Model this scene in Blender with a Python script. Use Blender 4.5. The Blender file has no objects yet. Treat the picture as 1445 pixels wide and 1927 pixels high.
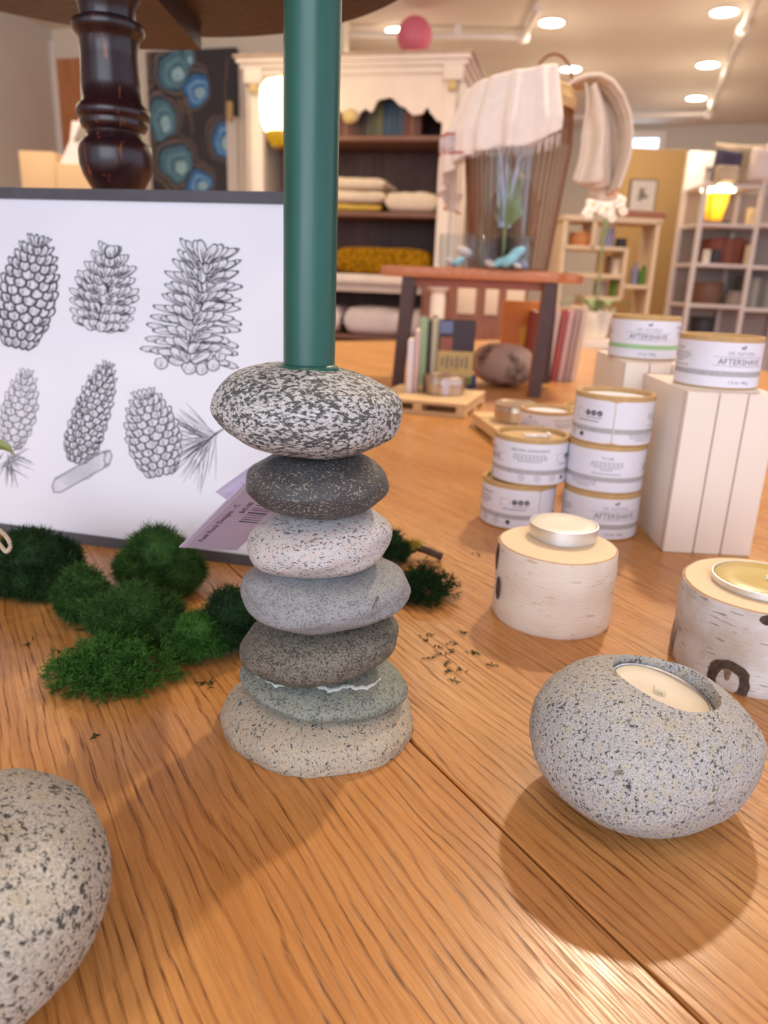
import bpy, bmesh, math, random
from math import sin, cos, pi, radians, sqrt, atan2, exp
from mathutils import Vector, Matrix, noise
R = radians
rnd = random.Random(7)
scene = bpy.context.scene

# ------------------------------------------------------------------ camera
CH = 0.95            # lens height above the floor; the table top is at 0.75
T = 0.75
F = 1400.0           # focal length in pixels of the 1445 x 1927 frame
cam_d = bpy.data.cameras.new('camera'); cam = bpy.data.objects.new('camera', cam_d)
scene.collection.objects.link(cam); scene.camera = cam
cam.rotation_mode = 'XYZ'
CR = Matrix.Rotation(R(90 - 17.3), 4, 'X') @ Matrix.Rotation(R(2.4), 4, 'Z')
cam.matrix_world = Matrix.Translation((0, 0, CH)) @ CR
cam_d.sensor_fit = 'VERTICAL'; cam_d.sensor_height = 36.0
cam_d.lens = 36.0 * F / 1927.0
cam_d.clip_start = 0.01; cam_d.clip_end = 60
cam_d.dof.use_dof = True; cam_d.dof.focus_distance = 0.295; cam_d.dof.aperture_fstop = 12.0

# ------------------------------------------------------------------ view, world, lamps
scene.view_settings.view_transform = 'Standard'; scene.view_settings.look = 'None'
scene.view_settings.gamma = 1.0; scene.view_settings.use_curve_mapping = False
scene.view_settings.exposure = 0.62
scene.cycles.max_bounces = 7; scene.cycles.diffuse_bounces = 4; scene.cycles.glossy_bounces = 3
scene.cycles.transmission_bounces = 6; scene.cycles.transparent_max_bounces = 10
scene.cycles.caustics_reflective = False; scene.cycles.caustics_refractive = False
scene.cycles.sample_clamp_indirect = 6.0
w = bpy.data.worlds.new('daylight'); scene.world = w; w.use_nodes = True
w.node_tree.nodes['Background'].inputs[0].default_value = (0.72, 0.80, 1.0, 1)
w.node_tree.nodes['Background'].inputs[1].default_value = 1.05
E1 = Vector((0.957, -0.29, 0)); E2 = Vector((0.29, 0.957, 0))     # the room is turned a little against the view
E1.normalize(); E2.normalize()
RZ = atan2(E1.y, E1.x)
def room(a, b, z=0.0): return E1 * a + E2 * b + Vector((0, 0, z))
def area(name, loc, target, sx, sy, power, col):
    l = bpy.data.lights.new(name, 'AREA'); l.shape = 'RECTANGLE'; l.size = sx; l.size_y = sy
    l.energy = power; l.color = col
    o = bpy.data.objects.new(name, l); scene.collection.objects.link(o); o.location = loc
    d = Vector(target) - Vector(loc); o.rotation_euler = d.to_track_quat('-Z', 'Y').to_euler()
    return o
area('storefront_daylight', room(0.3, -3.2, 1.6), (0, 0.6, 0.9), 3.4, 2.0, 54, (0.82, 0.89, 1.0))
def spot(name, loc, power, col, size=0.09, ang=125):
    l = bpy.data.lights.new(name, 'SPOT'); l.energy = power; l.color = col; l.shadow_soft_size = size
    l.spot_size = R(ang); l.spot_blend = 0.8
    o = bpy.data.objects.new(name, l); scene.collection.objects.link(o); o.location = loc
    return o

# ------------------------------------------------------------------ pixel of the photograph -> point in the room
def ray(x, y):
    return (CR.to_3x3() @ Vector(((x - 722.5) / F, -(y - 963.5) / F, -1)))
CAMP = Vector((0, 0, CH))
def at_y(x, y, Y):
    d = ray(x, y); return CAMP + d * (Y / d.y)
def at_z(x, y, z=T):
    d = ray(x, y); return CAMP + d * ((z - CH) / d.z)
def at_pl(x, y, P, n):
    d = ray(x, y); return CAMP + d * ((Vector(P) - CAMP).dot(n) / d.dot(n))

# ------------------------------------------------------------------ materials
def lin(c):
    if isinstance(c, str): c = [int(c[i:i + 2], 16) for i in (0, 2, 4)]
    o = []
    for v in c:
        v /= 255.0; o.append(v / 12.92 if v < .04045 else ((v + .055) / 1.055) ** 2.4)
    return (*o, 1.0)
class NT:
    def __init__(s, name):
        s.m = bpy.data.materials.new(name); s.m.use_nodes = True
        s.t = s.m.node_tree; s.n = s.t.nodes; s.b = s.n['Principled BSDF']; s.out = s.n['Material Output']
        s.co = None
    def node(s, ty, **k):
        n = s.n.new(ty)
        for a, v in k.items(): setattr(n, a, v)
        return n
    def link(s, a, b): s.t.links.new(a, b)
    def coord(s, scale=(1, 1, 1), rot=(0, 0, 0), gen=False):
        tc = s.node('ShaderNodeTexCoord'); mp = s.node('ShaderNodeMapping')
        mp.inputs['Scale'].default_value = scale; mp.inputs['Rotation'].default_value = rot
        s.link(tc.outputs['Generated' if gen else 'Object'], mp.inputs[0]); return mp.outputs[0]
    def noise(s, vec, scale, detail=3, rough=.5, dist=0, out='Fac'):
        n = s.node('ShaderNodeTexNoise'); n.inputs['Scale'].default_value = scale
        n.inputs['Detail'].default_value = detail; n.inputs['Roughness'].default_value = rough
        n.inputs['Distortion'].default_value = dist; s.link(vec, n.inputs['Vector']); return n.outputs[out]
    def vor(s, vec, scale, feat='F1', out='Distance'):
        n = s.node('ShaderNodeTexVoronoi'); n.feature = feat; n.inputs['Scale'].default_value = scale
        s.link(vec, n.inputs['Vector']); return n.outputs[out]
    def ramp(s, f, pts):
        n = s.node('ShaderNodeValToRGB'); e = n.color_ramp.elements
        while len(e) < len(pts): e.new(.5)
        for i, (p, c) in enumerate(pts):
            e[i].position = p; e[i].color = lin(c) if isinstance(c, str) else ((c, c, c, 1) if not isinstance(c, tuple) else c)
        s.link(f, n.inputs[0]); return n.outputs[0]
    def mix(s, f, a, b, mode='MIX'):
        n = s.node('ShaderNodeMix'); n.data_type = 'RGBA'; n.blend_type = mode
        for sock, v in ((0, f), (6, a), (7, b)):
            if hasattr(v, 'is_linked'): s.link(v, n.inputs[sock])
            else: n.inputs[sock].default_value = v if sock == 0 else (lin(v) if isinstance(v, str) else v)
        return n.outputs[2]
    def math(s, op, a, b=0.0):
        n = s.node('ShaderNodeMath'); n.operation = op
        for i, v in ((0, a), (1, b)):
            if hasattr(v, 'is_linked'): s.link(v, n.inputs[i])
            else: n.inputs[i].default_value = v
        return n.outputs[0]
    def bump(s, h, strength=.3, dist=.001):
        n = s.node('ShaderNodeBump'); n.inputs['Strength'].default_value = strength; n.inputs['Distance'].default_value = dist
        s.link(h, n.inputs['Height']); s.link(n.outputs[0], s.b.inputs['Normal'])
    def set(s, col=None, rough=None, metal=None, spec=None):
        if col is not None:
            if hasattr(col, 'is_linked'): s.link(col, s.b.inputs['Base Color'])
            else: s.b.inputs['Base Color'].default_value = lin(col)
        if rough is not None:
            if hasattr(rough, 'is_linked'): s.link(rough, s.b.inputs['Roughness'])
            else: s.b.inputs['Roughness'].default_value = rough
        if metal is not None: s.b.inputs['Metallic'].default_value = metal
        if spec is not None: s.b.inputs['Specular IOR Level'].default_value = spec
        return s.m
def plain(name, col, rough=.55, metal=0, var=.12, scale=30, spec=.5, bump=0):
    t = NT(name); v = t.coord(); c = lin(col)
    lo = tuple(x * (1 - var) for x in c[:3]) + (1,); hi = tuple(min(1, x * (1 + var)) for x in c[:3]) + (1,)
    n = t.noise(v, scale, 3)
    t.set(t.ramp(n, [(.3, lo), (.7, hi)]), rough, metal, spec)
    if bump: t.bump(n, bump)
    return t.m
def emis(name, col, strength):
    t = NT(name); t.b.inputs['Base Color'].default_value = lin(col)
    t.b.inputs['Emission Color'].default_value = lin(col); t.b.inputs['Emission Strength'].default_value = strength
    v = t.coord(); n = t.noise(v, 20, 2)
    t.set(rough=t.ramp(n, [(0, .4), (1, .6)])); return t.m
def woodmat(name, light, mid, dark, rot, gs=1.0, rough=.36, pore=.8, spec=.5, streak=.55, coat=0.0, rings=0):
    t = NT(name); v = t.coord(rot=rot)
    warp = t.noise(v, 2.2 * gs, 2, .5, 0, 'Color')
    a = t.node('ShaderNodeVectorMath', operation='MULTIPLY_ADD'); t.link(warp, a.inputs[0]); a.inputs[1].default_value = (0.0, .05 / gs, .05 / gs); t.link(v, a.inputs[2])
    def sc(vec, s):
        m = t.node('ShaderNodeVectorMath', operation='MULTIPLY'); t.link(vec, m.inputs[0]); m.inputs[1].default_value = s; return m.outputs[0]
    broad = t.noise(sc(a.outputs[0], (1.2 * gs, 9 * gs, 9 * gs)), 1, 3, .55)
    base = t.ramp(broad, [(.3, light), (.5, mid), (.72, light)])
    grain = t.noise(sc(a.outputs[0], (2.6 * gs, 250 * gs, 250 * gs)), 1, 4, .62)
    g2 = t.ramp(grain, [(.48, 0.0), (.58, 1.0)])
    c = t.mix(t.math('MULTIPLY', g2, streak), base, dark)
    if rings:
        wv = t.noise(sc(v, (7, 30, 30)), 1, 3, .5)
        sx = t.node('ShaderNodeSeparateXYZ'); t.link(v, sx.inputs[0])
        ph = t.math('MULTIPLY', t.math('ADD', sx.outputs['Y'], t.math('MULTIPLY', wv, .026)), 2 * pi / rings)
        rl = t.ramp(t.math('SINE', ph), [(.35, 0.0), (.95, 1.0)])
        md = t.ramp(t.noise(sc(v, (9, 160, 160)), 1, 2, .5), [(.38, .15), (.6, 1.0)])
        c = t.mix(t.math('MULTIPLY', t.math('MULTIPLY', rl, md), .55), c, dark); grain_r = t.math('MULTIPLY', rl, md)
    fine = t.noise(sc(a.outputs[0], (48 * gs, 1700 * gs, 1700 * gs)), 1, 2, .5)
    p = t.math('MULTIPLY', t.ramp(fine, [(.53, 0.0), (.62, 1.0)]), t.ramp(grain, [(.42, .12), (.58, 1.0)]))
    if rings: p = t.math('MULTIPLY', t.math('ADD', t.math('MULTIPLY', grain_r, .85), .18), t.ramp(fine, [(.50, 0.0), (.60, 1.0)]))
    dk = tuple(x * .45 for x in lin(dark)[:3]) + (1,)
    c = t.mix(t.math('MULTIPLY', p, pore), c, dk)
    t.set(c, t.ramp(fine, [(.3, rough - .05), (.7, rough + .12)]), 0, spec)
    t.bump(t.math('MULTIPLY', p, -1.0), .3, .0004)
    t.b.inputs['Coat Weight'].default_value = coat; t.b.inputs['Coat Roughness'].default_value = .3
    return t.m
def granite(name, light, mid, dark, sc, cov, dstr=1.0, fine=.5, stretch=(1, 1, 1), rot=(0, 0, 0), blot=None, rough=.62, pits=.0, tint=None, bstr=.35, speck=.6, wid=.055):
    """cov: threshold of the dark mineral (higher = sparser)"""
    t = NT(name); v = t.coord(scale=stretch, rot=rot)
    big = t.noise(v, sc * .18, 3, .6)
    med = t.noise(v, sc, 5, .62, .25)
    fin = t.noise(v, sc * 2.6, 3, .6)
    c = t.mix(t.ramp(fin, [(.35, 0.0), (.65, 1.0)]), mid, light)
    if tint: c = t.mix(t.math('MULTIPLY', t.ramp(t.noise(v, sc * .4, 3), [(.5, 0.0), (.68, 1.0)]), .55), c, tint)
    m1 = t.math('ADD', med, t.math('MULTIPLY', t.math('SUBTRACT', big, .5), .28))
    f = t.ramp(m1, [(cov, 0.0), (min(.99, cov + wid), 1.0)])
    c = t.mix(t.math('MULTIPLY', f, dstr), c, dark)
    dots = t.ramp(t.vor(v, sc * .8), [(.13, 1.0), (.22, 0.0)])
    pick = t.ramp(t.noise(v, sc * .5, 1), [(.56, 0.0), (.60, 1.0)])
    c = t.mix(t.math('MULTIPLY', t.math('MULTIPLY', dots, pick), fine), c, dark)
    sp = t.ramp(t.noise(v, sc * 2.0, 2, .5), [(.63, 0.0), (.67, 1.0)]); c = t.mix(t.math('MULTIPLY', sp, speck), c, dark)
    sl = t.ramp(t.noise(v, sc * 3.1, 2, .5), [(.62, 0.0), (.68, 1.0)]); c = t.mix(t.math('MULTIPLY', sl, .45), c, light)
    if blot: c = t.mix(t.ramp(t.noise(v, sc * .22, 4, .6), [(.635, 0.0), (.69, .85)]), c, blot)
    t.set(c, rough, 0, .35)
    t.bump(t.math('ADD', t.math('MULTIPLY', fin, .6), t.math('MULTIPLY', med, -.5)), bstr, .0011)
    return t.m
GROT = -atan2(.851, -.524)
M = {}
M['oak'] = woodmat('varnished_oak', 'D29D60', 'C2864A', '905722', (0, 0, GROT), 1.0, .27, .9, .5, .26, rings=.0047)
M['floor'] = woodmat('floor_boards', 'BC7A48', 'AE6C3E', '7E4A28', (0, 0, R(70)), .5, .35, .5)
M['gran_bw'] = granite('black_and_white_granite', 'D4D3D2', 'A2A3A5', '33383A', 560, .47, .92, .5, (.75, 1, 1.5), (0, R(25), 0), bstr=.5, wid=.07)
M['gran_dark'] = granite('dark_basalt', '4A4A4C', '3A3B3F', 'A39A88', 800, .565, .7, .8, (1, 1, 1.4), (0, R(10), 0), rough=.45, bstr=.3, speck=.75)
M['gran_pink'] = granite('pinkish_granite', 'D2CECC', 'A9A6AA', '3C3C3E', 760, .565, .9, .8, (.7, 1, 1.7), (0, R(12), 0), tint='CDB0A2')
M['gran_grey'] = granite('smooth_grey_stone', 'A4A6A6', '7E8084', '505358', 1300, .52, .65, .4, (1, 1, 1), bstr=.3)
M['gran_brown'] = granite('brown_grey_stone', '948E80', '5E5A50', '34312E', 1250, .49, .85, .4, (1, 1, 1), rough=.7, tint='8A8170', bstr=.5)
M['gran_vein'] = granite('green_grey_stone', 'A3A8A2', '72786F', '474F4A', 900, .52, .75, .5, (1, 1, 1), tint='90977A', bstr=.45)
M['gran_base'] = granite('speckled_beige_granite', 'C8BFAE', '9E9889', '2E3034', 620, .585, .95, .9, (1.25, 1, .8), (0, R(8), 0), tint='C4AE90', bstr=.5, speck=.8)
M['gran_rock'] = granite('speckled_grey_granite', 'CDCCC8', '8C8E92', '212427', 760, .572, .9, .9, (1, 1, 1), tint='BDB291', blot='6A6450', bstr=.55, speck=.85)
M['gran_left'] = granite('coarse_grey_granite', 'CCC7BA', '9A9892', '2A2E30', 520, .545, .92, .9, (1, 1, 1.1), tint='B5AB90')
M['vein'] = plain('white_quartz_vein', 'CFD2CB', .6, var=.25, scale=400, bump=.3)
t = NT('green_candle_wax'); v = t.coord(scale=(1, 1, .15)); n = t.noise(v, 120, 4)
t.set(t.ramp(n, [(.3, '0F4A40'), (.7, '145548')]), t.ramp(n, [(.3, .27), (.7, .40)]), 0, .55)
t.b.inputs['Subsurface Weight'].default_value = .0; t.bump(n, .08, .001); M['green_wax'] = t.m
M['wax'] = plain('cream_wax', 'E9DFCE', .42, var=.04, scale=60)
M['wax'].node_tree.nodes['Principled BSDF'].inputs['Subsurface Weight'].default_value = .3
M['wax'].node_tree.nodes['Principled BSDF'].inputs['Subsurface Scale'].default_value = .006
M['ywax'] = plain('olive_yellow_wax', 'C8B065', .35, var=.06, scale=60)
M['alu'] = plain('aluminium', 'E2E4E8', .42, 1.0, .04)
M['wick'] = plain('wick_cotton', 'EFE6CC', .8)
# birch
t = NT('birch_bark'); v = t.coord(); 
def _sc(t, vec, s):
    m = t.node('ShaderNodeVectorMath', operation='MULTIPLY'); t.link(vec, m.inputs[0]); m.inputs[1].default_value = s; return m.outputs[0]
def bark(name, a, b, lent, dens, blotch):
    t = NT(name); v = t.coord()
    n = t.noise(v, 45, 4, .6); c = t.mix(t.ramp(n, [(.35, 0.0), (.65, 1.0)]), a, b)
    l = t.noise(_sc(t, v, (1, 1, 9)), 85, 2, .5)
    c = t.mix(t.math('MULTIPLY', t.ramp(l, [(dens, 0.0), (dens + .04, 1.0)]), .75), c, lent)
    if blotch:
        c = t.mix(t.math('MULTIPLY', t.ramp(t.noise(v, 26, 5, .65), [(.60, 0.0), (.72, 1.0)]), .8), c, blotch)
    t.set(c, .68, 0, .3); t.bump(t.math('ADD', n, l), .3, .0012); return t.m
M['bark_cream'] = bark('cream_birch_bark', 'DFCFBE', 'E6DACD', 'B79A80', .66, None)
M['bark_white'] = bark('white_birch_bark', 'D5D2D2', 'BFB4A8', '6B5A4C', .635, '8A7868')
M['bark_dark'] = plain('dark_bark_scar', '4A3A30', .85, var=.45, scale=300, bump=.6)
M['bark_inner'] = plain('brown_inner_bark', '8E7460', .85, var=.4, scale=220, bump=.5)
M['bark_edge'] = plain('brown_bark_edge', 'B4804E', .7, var=.2, scale=200)
t = NT('birch_end_grain'); v = t.coord(); l = t.node('ShaderNodeVectorMath', operation='LENGTH'); t.link(_sc(t, v, (1, 1, 0)), l.inputs[0])
rg = t.noise(_sc(t, v, (1, 1, 1)), 30, 3); 
wv = t.math('SINE', t.math('MULTIPLY', t.math('ADD', l.outputs['Value'], t.math('MULTIPLY', rg, .004)), 2200))
t.set(t.mix(t.ramp(wv, [(.0, .0), (1.0, .22)]), 'EFD8B6', 'E0C096'), .65, 0, .3); M['endgrain'] = t.m
# moss
def mossm(name, a, b, c):
    t = NT(name); v = t.coord(); n = t.noise(v, 90, 3); n2 = t.noise(v, 600, 2)
    col = t.mix(t.ramp(n, [(.35, 0.0), (.65, 1.0)]), a, b); col = t.mix(t.math('MULTIPLY', n2, .6), col, c)
    t.set(col, .8, 0, .2); return t.m
M['moss'] = mossm('preserved_moss', '2F4E20', '41652B', '1C3516')
M['moss_dark'] = mossm('dark_moss', '1C3519', '26451E', '122412')
M['moss_bright'] = mossm('bright_moss', '3A6325', '4A7A30', '20451A')
M['lichen'] = mossm('yellow_lichen', 'B8A22A', 'A08A2A', '6B5A2A')
M['twig'] = plain('twig_bark', '4A362C', .85, var=.35, scale=150, bump=.5)
# print
M['paper'] = plain('white_print_panel', 'E0DFE6', .5, var=.035, scale=9, spec=.3)
M['ink'] = plain('charcoal_ink', '3B3A41', .7, var=.25, scale=120)
M['ink_l'] = plain('light_grey_ink', '8C8B92', .7, var=.15, scale=120)
M['ink_p'] = plain('inked_scale', 'D2D1D8', .7, var=.05, scale=120)
M['frame'] = plain('charcoal_frame_paint', '4B484C', .55, var=.15, scale=60)
# dark turned wood
t = NT('dark_mahogany'); v = t.coord(); n = t.noise(_sc(t, v, (1, 1, .25)), 60, 4, .6); n2 = t.noise(_sc(t, v, (1, 1, .18)), 170, 3, .6)
c = t.mix(t.ramp(n, [(.35, 0.0), (.7, 1.0)]), '200F13', '34191A'); c = t.mix(t.ramp(n2, [(.62, 0.0), (.7, .8)]), c, '8A4A28')
t.set(c, .27, 0, .5); M['mahog'] = t.m
M['mahog_top'] = woodmat('dark_table_underside', '3C2420', '321C19', '221110', (0, 0, .5), .6, .5, .3)
M['white_block'] = plain('cream_painted_wood', 'E6D8CB', .6, var=.025, scale=12)
M['kraft'] = plain('kraft_board', 'BF9B68', .75, var=.08, scale=200)
M['kraft_in'] = plain('kraft_board_lid', 'C9A878', .75, var=.08, scale=200)
M['label'] = plain('white_paper_label', 'DEDCE6', .55, var=.02, scale=40)
M['tin_ink'] = plain('grey_print', '8C8890', .6, var=.05)
M['tin_ink_d'] = plain('dark_print', '3A383E', .6, var=.05)
M['band'] = plain('grey_band', 'AAA6AA', .6, var=.12, scale=350)
M['band_g'] = plain('green_band', '9CC08E', .6, var=.05)
M['pine'] = woodmat('pale_pine', 'E8CBA0', 'DFBD8E', 'C99C66', (0, 0, 0), 2, .6, .2, .3, .4)
M['steel'] = plain('brushed_tin', 'C8B8A6', .32, 1.0, .08, 80)
M['lav'] = plain('lavender_paper', 'C3B4CC', .6, var=.03, scale=50)
M['lav2'] = plain('pale_lavender_tape', 'CFC6DC', .5, var=.02)
M['black'] = plain('black_print', '241E26', .6, var=.1)
M['kraft_edge'] = plain('tag_card_edge', 'DCCDB6', .7)
# ------------------------------------------------------------------ mesh helpers
class MB:
    def __init__(s): s.v = []; s.f = []; s.mi = []; s.m = 0
    def add(s, vs, fs, M4=None):
        o = len(s.v)
        s.v += [tuple(M4 @ Vector(p)) if M4 else tuple(p) for p in vs]
        s.f += [tuple(i + o for i in f) for f in fs]; s.mi += [s.m] * len(fs); return s
    def box(s, c, d, rz=0.0, bev=0.0, M4=None):
        x, y, z = d[0] / 2, d[1] / 2, d[2] / 2
        if bev <= 0:
            vs = [(a * x, b * y, e * z) for a in (-1, 1) for b in (-1, 1) for e in (-1, 1)]
            fs = [(0, 1, 3, 2), (4, 6, 7, 5), (0, 4, 5, 1), (2, 3, 7, 6), (0, 2, 6, 4), (1, 5, 7, 3)]
        else:
            b = min(bev, x * .9, y * .9, z * .9); vs = []; 
            bm = bmesh.new(); bmesh.ops.create_cube(bm, size=1)
            for v_ in bm.verts: v_.co = (v_.co.x * 2 * x, v_.co.y * 2 * y, v_.co.z * 2 * z)
            bmesh.ops.bevel(bm, geom=bm.edges[:], offset=b, segments=2, affect='EDGES', profile=.5)
            bm.verts.index_update(); vs = [tuple(v_.co) for v_ in bm.verts]; fs = [tuple(q.index for q in f.verts) for f in bm.faces]; bm.free()
        m = Matrix.Translation(c) @ Matrix.Rotation(rz, 4, 'Z')
        return s.add(vs, fs, M4 @ m if M4 else m)
    def lathe(s, prof, n=48, c=(0, 0, 0), close=False, M4=None, f=None):
        vs = []; fs = []; k = len(prof)
        for i in range(n):
            a = 2 * pi * i / n
            for (r, z) in prof:
                q = f(a, r, z) if f else r
                vs.append((q * cos(a) + c[0], q * sin(a) + c[1], z + c[2]))
        for i in range(n):
            j = (i + 1) % n
            for q in range(k - 1): fs.append((i * k + q, j * k + q, j * k + q + 1, i * k + q + 1))
        if prof[0][0] > 1e-6: fs.append(tuple(i * k for i in range(n))[::-1])
        if prof[-1][0] > 1e-6 and not close: fs.append(tuple(i * k + k - 1 for i in range(n)))
        return s.add(vs, fs, M4)
    def ring(s, prof, n=48, c=(0, 0, 0), M4=None):
        """closed profile swept round: a ring with no caps"""
        vs = []; fs = []; k = len(prof)
        for i in range(n):
            a = 2 * pi * i / n
            for (r, z) in prof: vs.append((r * cos(a) + c[0], r * sin(a) + c[1], z + c[2]))
        for i in range(n):
            j = (i + 1) % n
            for q in range(k): p = (q + 1) % k; fs.append((i * k + q, j * k + q, j * k + p, i * k + p))
        return s.add(vs, fs, M4)
    def tube(s, pts, r, n=8, M4=None):
        pts = [Vector(p) for p in pts]; rs = r if isinstance(r, (list, tuple)) else [r] * len(pts)
        vs = []; fs = []; up = Vector((0, 0, 1))
        for i, p in enumerate(pts):
            d = (pts[min(i + 1, len(pts) - 1)] - pts[max(i - 1, 0)]).normalized()
            a = d.cross(up)
            if a.length < .05: a = d.cross(Vector((0, 1, 0)))
            a.normalize(); b = d.cross(a).normalized()
            for j in range(n):
                t_ = 2 * pi * j / n; vs.append(p + (a * cos(t_) + b * sin(t_)) * rs[i])
        for i in range(len(pts) - 1):
            for j in range(n):
                q = (j + 1) % n; fs.append((i * n + j, i * n + q, (i + 1) * n + q, (i + 1) * n + j))
        fs.append(tuple(range(n))[::-1]); fs.append(tuple((len(pts) - 1) * n + j for j in range(n)))
        return s.add(vs, fs, M4)
    def prism(s, poly, d, M4=None):
        """2-D outline in x,z pushed d along y"""
        n = len(poly); vs = [(x, 0, z) for x, z in poly] + [(x, d, z) for x, z in poly]
        fs = [tuple(range(n)), tuple(range(2 * n - 1, n - 1, -1))] + [(i, (i + 1) % n, (i + 1) % n + n, i + n)[::-1] for i in range(n)]
        return s.add(vs, fs, M4)
    def sheet(s, fn, nu, nv, th=.003):
        """two-sided cloth with a thickness; fn(u,v) -> point"""
        P = [[Vector(fn(i / nu, j / nv)) for j in range(nv + 1)] for i in range(nu + 1)]
        N = [[None] * (nv + 1) for _ in range(nu + 1)]
        for i in range(nu + 1):
            for j in range(nv + 1):
                a = P[min(i + 1, nu)][j] - P[max(i - 1, 0)][j]; b = P[i][min(j + 1, nv)] - P[i][max(j - 1, 0)]
                q = a.cross(b); N[i][j] = q.normalized() if q.length > 1e-12 else Vector((0, 0, 1))
        vs = [P[i][j] + N[i][j] * th / 2 for i in range(nu + 1) for j in range(nv + 1)] + [P[i][j] - N[i][j] * th / 2 for i in range(nu + 1) for j in range(nv + 1)]
        o = (nu + 1) * (nv + 1); I = lambda i, j: i * (nv + 1) + j; fs = []
        for i in range(nu):
            for j in range(nv):
                fs.append((I(i, j), I(i + 1, j), I(i + 1, j + 1), I(i, j + 1))); fs.append((o + I(i, j + 1), o + I(i + 1, j + 1), o + I(i + 1, j), o + I(i, j)))
        for i in range(nu): fs.append((I(i, 0), o + I(i, 0), o + I(i + 1, 0), I(i + 1, 0))); fs.append((I(i + 1, nv), o + I(i + 1, nv), o + I(i, nv), I(i, nv)))
        for j in range(nv): fs.append((I(0, j + 1), o + I(0, j + 1), o + I(0, j), I(0, j))); fs.append((I(nu, j), o + I(nu, j), o + I(nu, j + 1), I(nu, j + 1)))
        return s.add(vs, fs)
    def shift(s, d):
        d = Vector(d); s.v = [tuple(Vector(p) + d) for p in s.v]; return s
def link(o): scene.collection.objects.link(o); return o
def build(name, mb, mats, parent=None, smooth=False, loc=None):
    me = bpy.data.meshes.new(name); me.from_pydata(mb.v, [], mb.f)
    for m in (mats if isinstance(mats, (list, tuple)) else [mats]): me.materials.append(M[m] if isinstance(m, str) else m)
    if any(mb.mi): me.polygons.foreach_set('material_index', mb.mi)
    if smooth:
        me.polygons.foreach_set('use_smooth', [True] * len(me.polygons))
        if smooth != 'all': me.set_sharp_from_angle(angle=R(smooth if smooth is not True else 40))
    me.update(); o = link(bpy.data.objects.new(name, me)); o.parent = parent
    if loc is not None: o.location = loc
    return o
def tag(o, label, cat=None, group=None, kind=None):
    if label: o['label'] = label
    if cat: o['category'] = cat
    if group: o['group'] = group
    if kind: o['kind'] = kind
    return o
def thing(name, label, cat, loc=(0, 0, 0), rz=0.0, group=None):
    o = link(bpy.data.objects.new(name, None)); o.location = loc; o.rotation_euler = (0, 0, rz); o.empty_display_size = .02
    return tag(o, label, cat, group)
def struct(name, mb, m, smooth=False):
    o = build(name, mb, m, None, smooth); o['kind'] = 'structure'; return o
def copy_tree(o, parent=None):
    c = o.copy(); link(c); c.parent = parent
    for ch in list(o.children): copy_tree(ch, c)
    return c
_tc = {}
def text_mesh(s, size=1.0, align='LEFT'):
    k = (s, align)
    if k not in _tc:
        cu = bpy.data.curves.new('lettering', 'FONT'); cu.body = s; cu.align_x = align; cu.resolution_u = 3
        ob = link(bpy.data.objects.new('lettering', cu)); dg = bpy.context.evaluated_depsgraph_get(); dg.update()
        me = bpy.data.meshes.new_from_object(ob.evaluated_get(dg))
        _tc[k] = ([tuple(v_.co[:2]) for v_ in me.vertices], [tuple(p.vertices) for p in me.polygons])
        bpy.data.objects.remove(ob); bpy.data.curves.remove(cu); bpy.data.meshes.remove(me)
    vs, fs = _tc[k]; return [(x * size, y * size) for x, y in vs], fs
def boolean(o, cutter_mb, op='DIFFERENCE'):
    me = bpy.data.meshes.new('cut'); me.from_pydata(cutter_mb.v, [], cutter_mb.f); me.update(); 
    bm = bmesh.new(); bm.from_mesh(me); bmesh.ops.recalc_face_normals(bm, faces=bm.faces); bm.to_mesh(me); bm.free()
    c = link(bpy.data.objects.new('cut', me)); p = o.parent; o.parent = None
    md = o.modifiers.new('b', 'BOOLEAN'); md.object = c; md.operation = op; md.solver = 'EXACT'
    dg = bpy.context.evaluated_depsgraph_get(); dg.update()
    nm = bpy.data.meshes.new_from_object(o.evaluated_get(dg)); o.modifiers.clear(); o.data = nm
    bpy.data.objects.remove(c); o.parent = p
_ico = {}
def ico(n):
    if n not in _ico:
        bm = bmesh.new(); bmesh.ops.create_icosphere(bm, subdivisions=n, radius=1); bm.verts.index_update()
        _ico[n] = ([v_.co.copy() for v_ in bm.verts], [tuple(q.index for q in f.verts) for f in bm.faces]); bm.free()
    return _ico[n]
def pebble(a, b, c, n=2.3, seed=0, amp=.05, tilt=0.0, tilty=0.0, yaw=0.0, sub=6, flat=None, skew=0.0, fineamp=.0, zc=0.0, egg=0.0):
    vs, fs = ico(sub); o = Vector((seed * 3.1, seed * 7.7, seed * 1.3)); out = []
    rm = Matrix.Rotation(-R(tilt), 4, 'Y') @ Matrix.Rotation(R(tilty), 4, 'X') @ Matrix.Rotation(R(yaw), 4, 'Z')
    for p in vs:
        h = sqrt(p.x * p.x + p.y * p.y); k = 1.0 / (h ** n + abs(p.z) ** n) ** (1 / n)
        q = p * k
        k2 = 1 + amp * noise.noise(p * 1.1 + o) + amp * .45 * noise.noise(p * 2.6 + o) + fineamp * noise.noise(p * 14 + o)
        q = Vector((q.x * a * k2 * (1 + egg * p.x), q.y * b * k2, q.z * c * (1 + amp * 1.2 * noise.noise(p * 1.4 + o * 2)) * k2))
        q.z += skew * q.x
        q = rm @ q
        q.z += zc
        if flat is not None and q.z < flat: q.z = flat
        out.append(q)
    return MB().add(out, fs)

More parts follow.
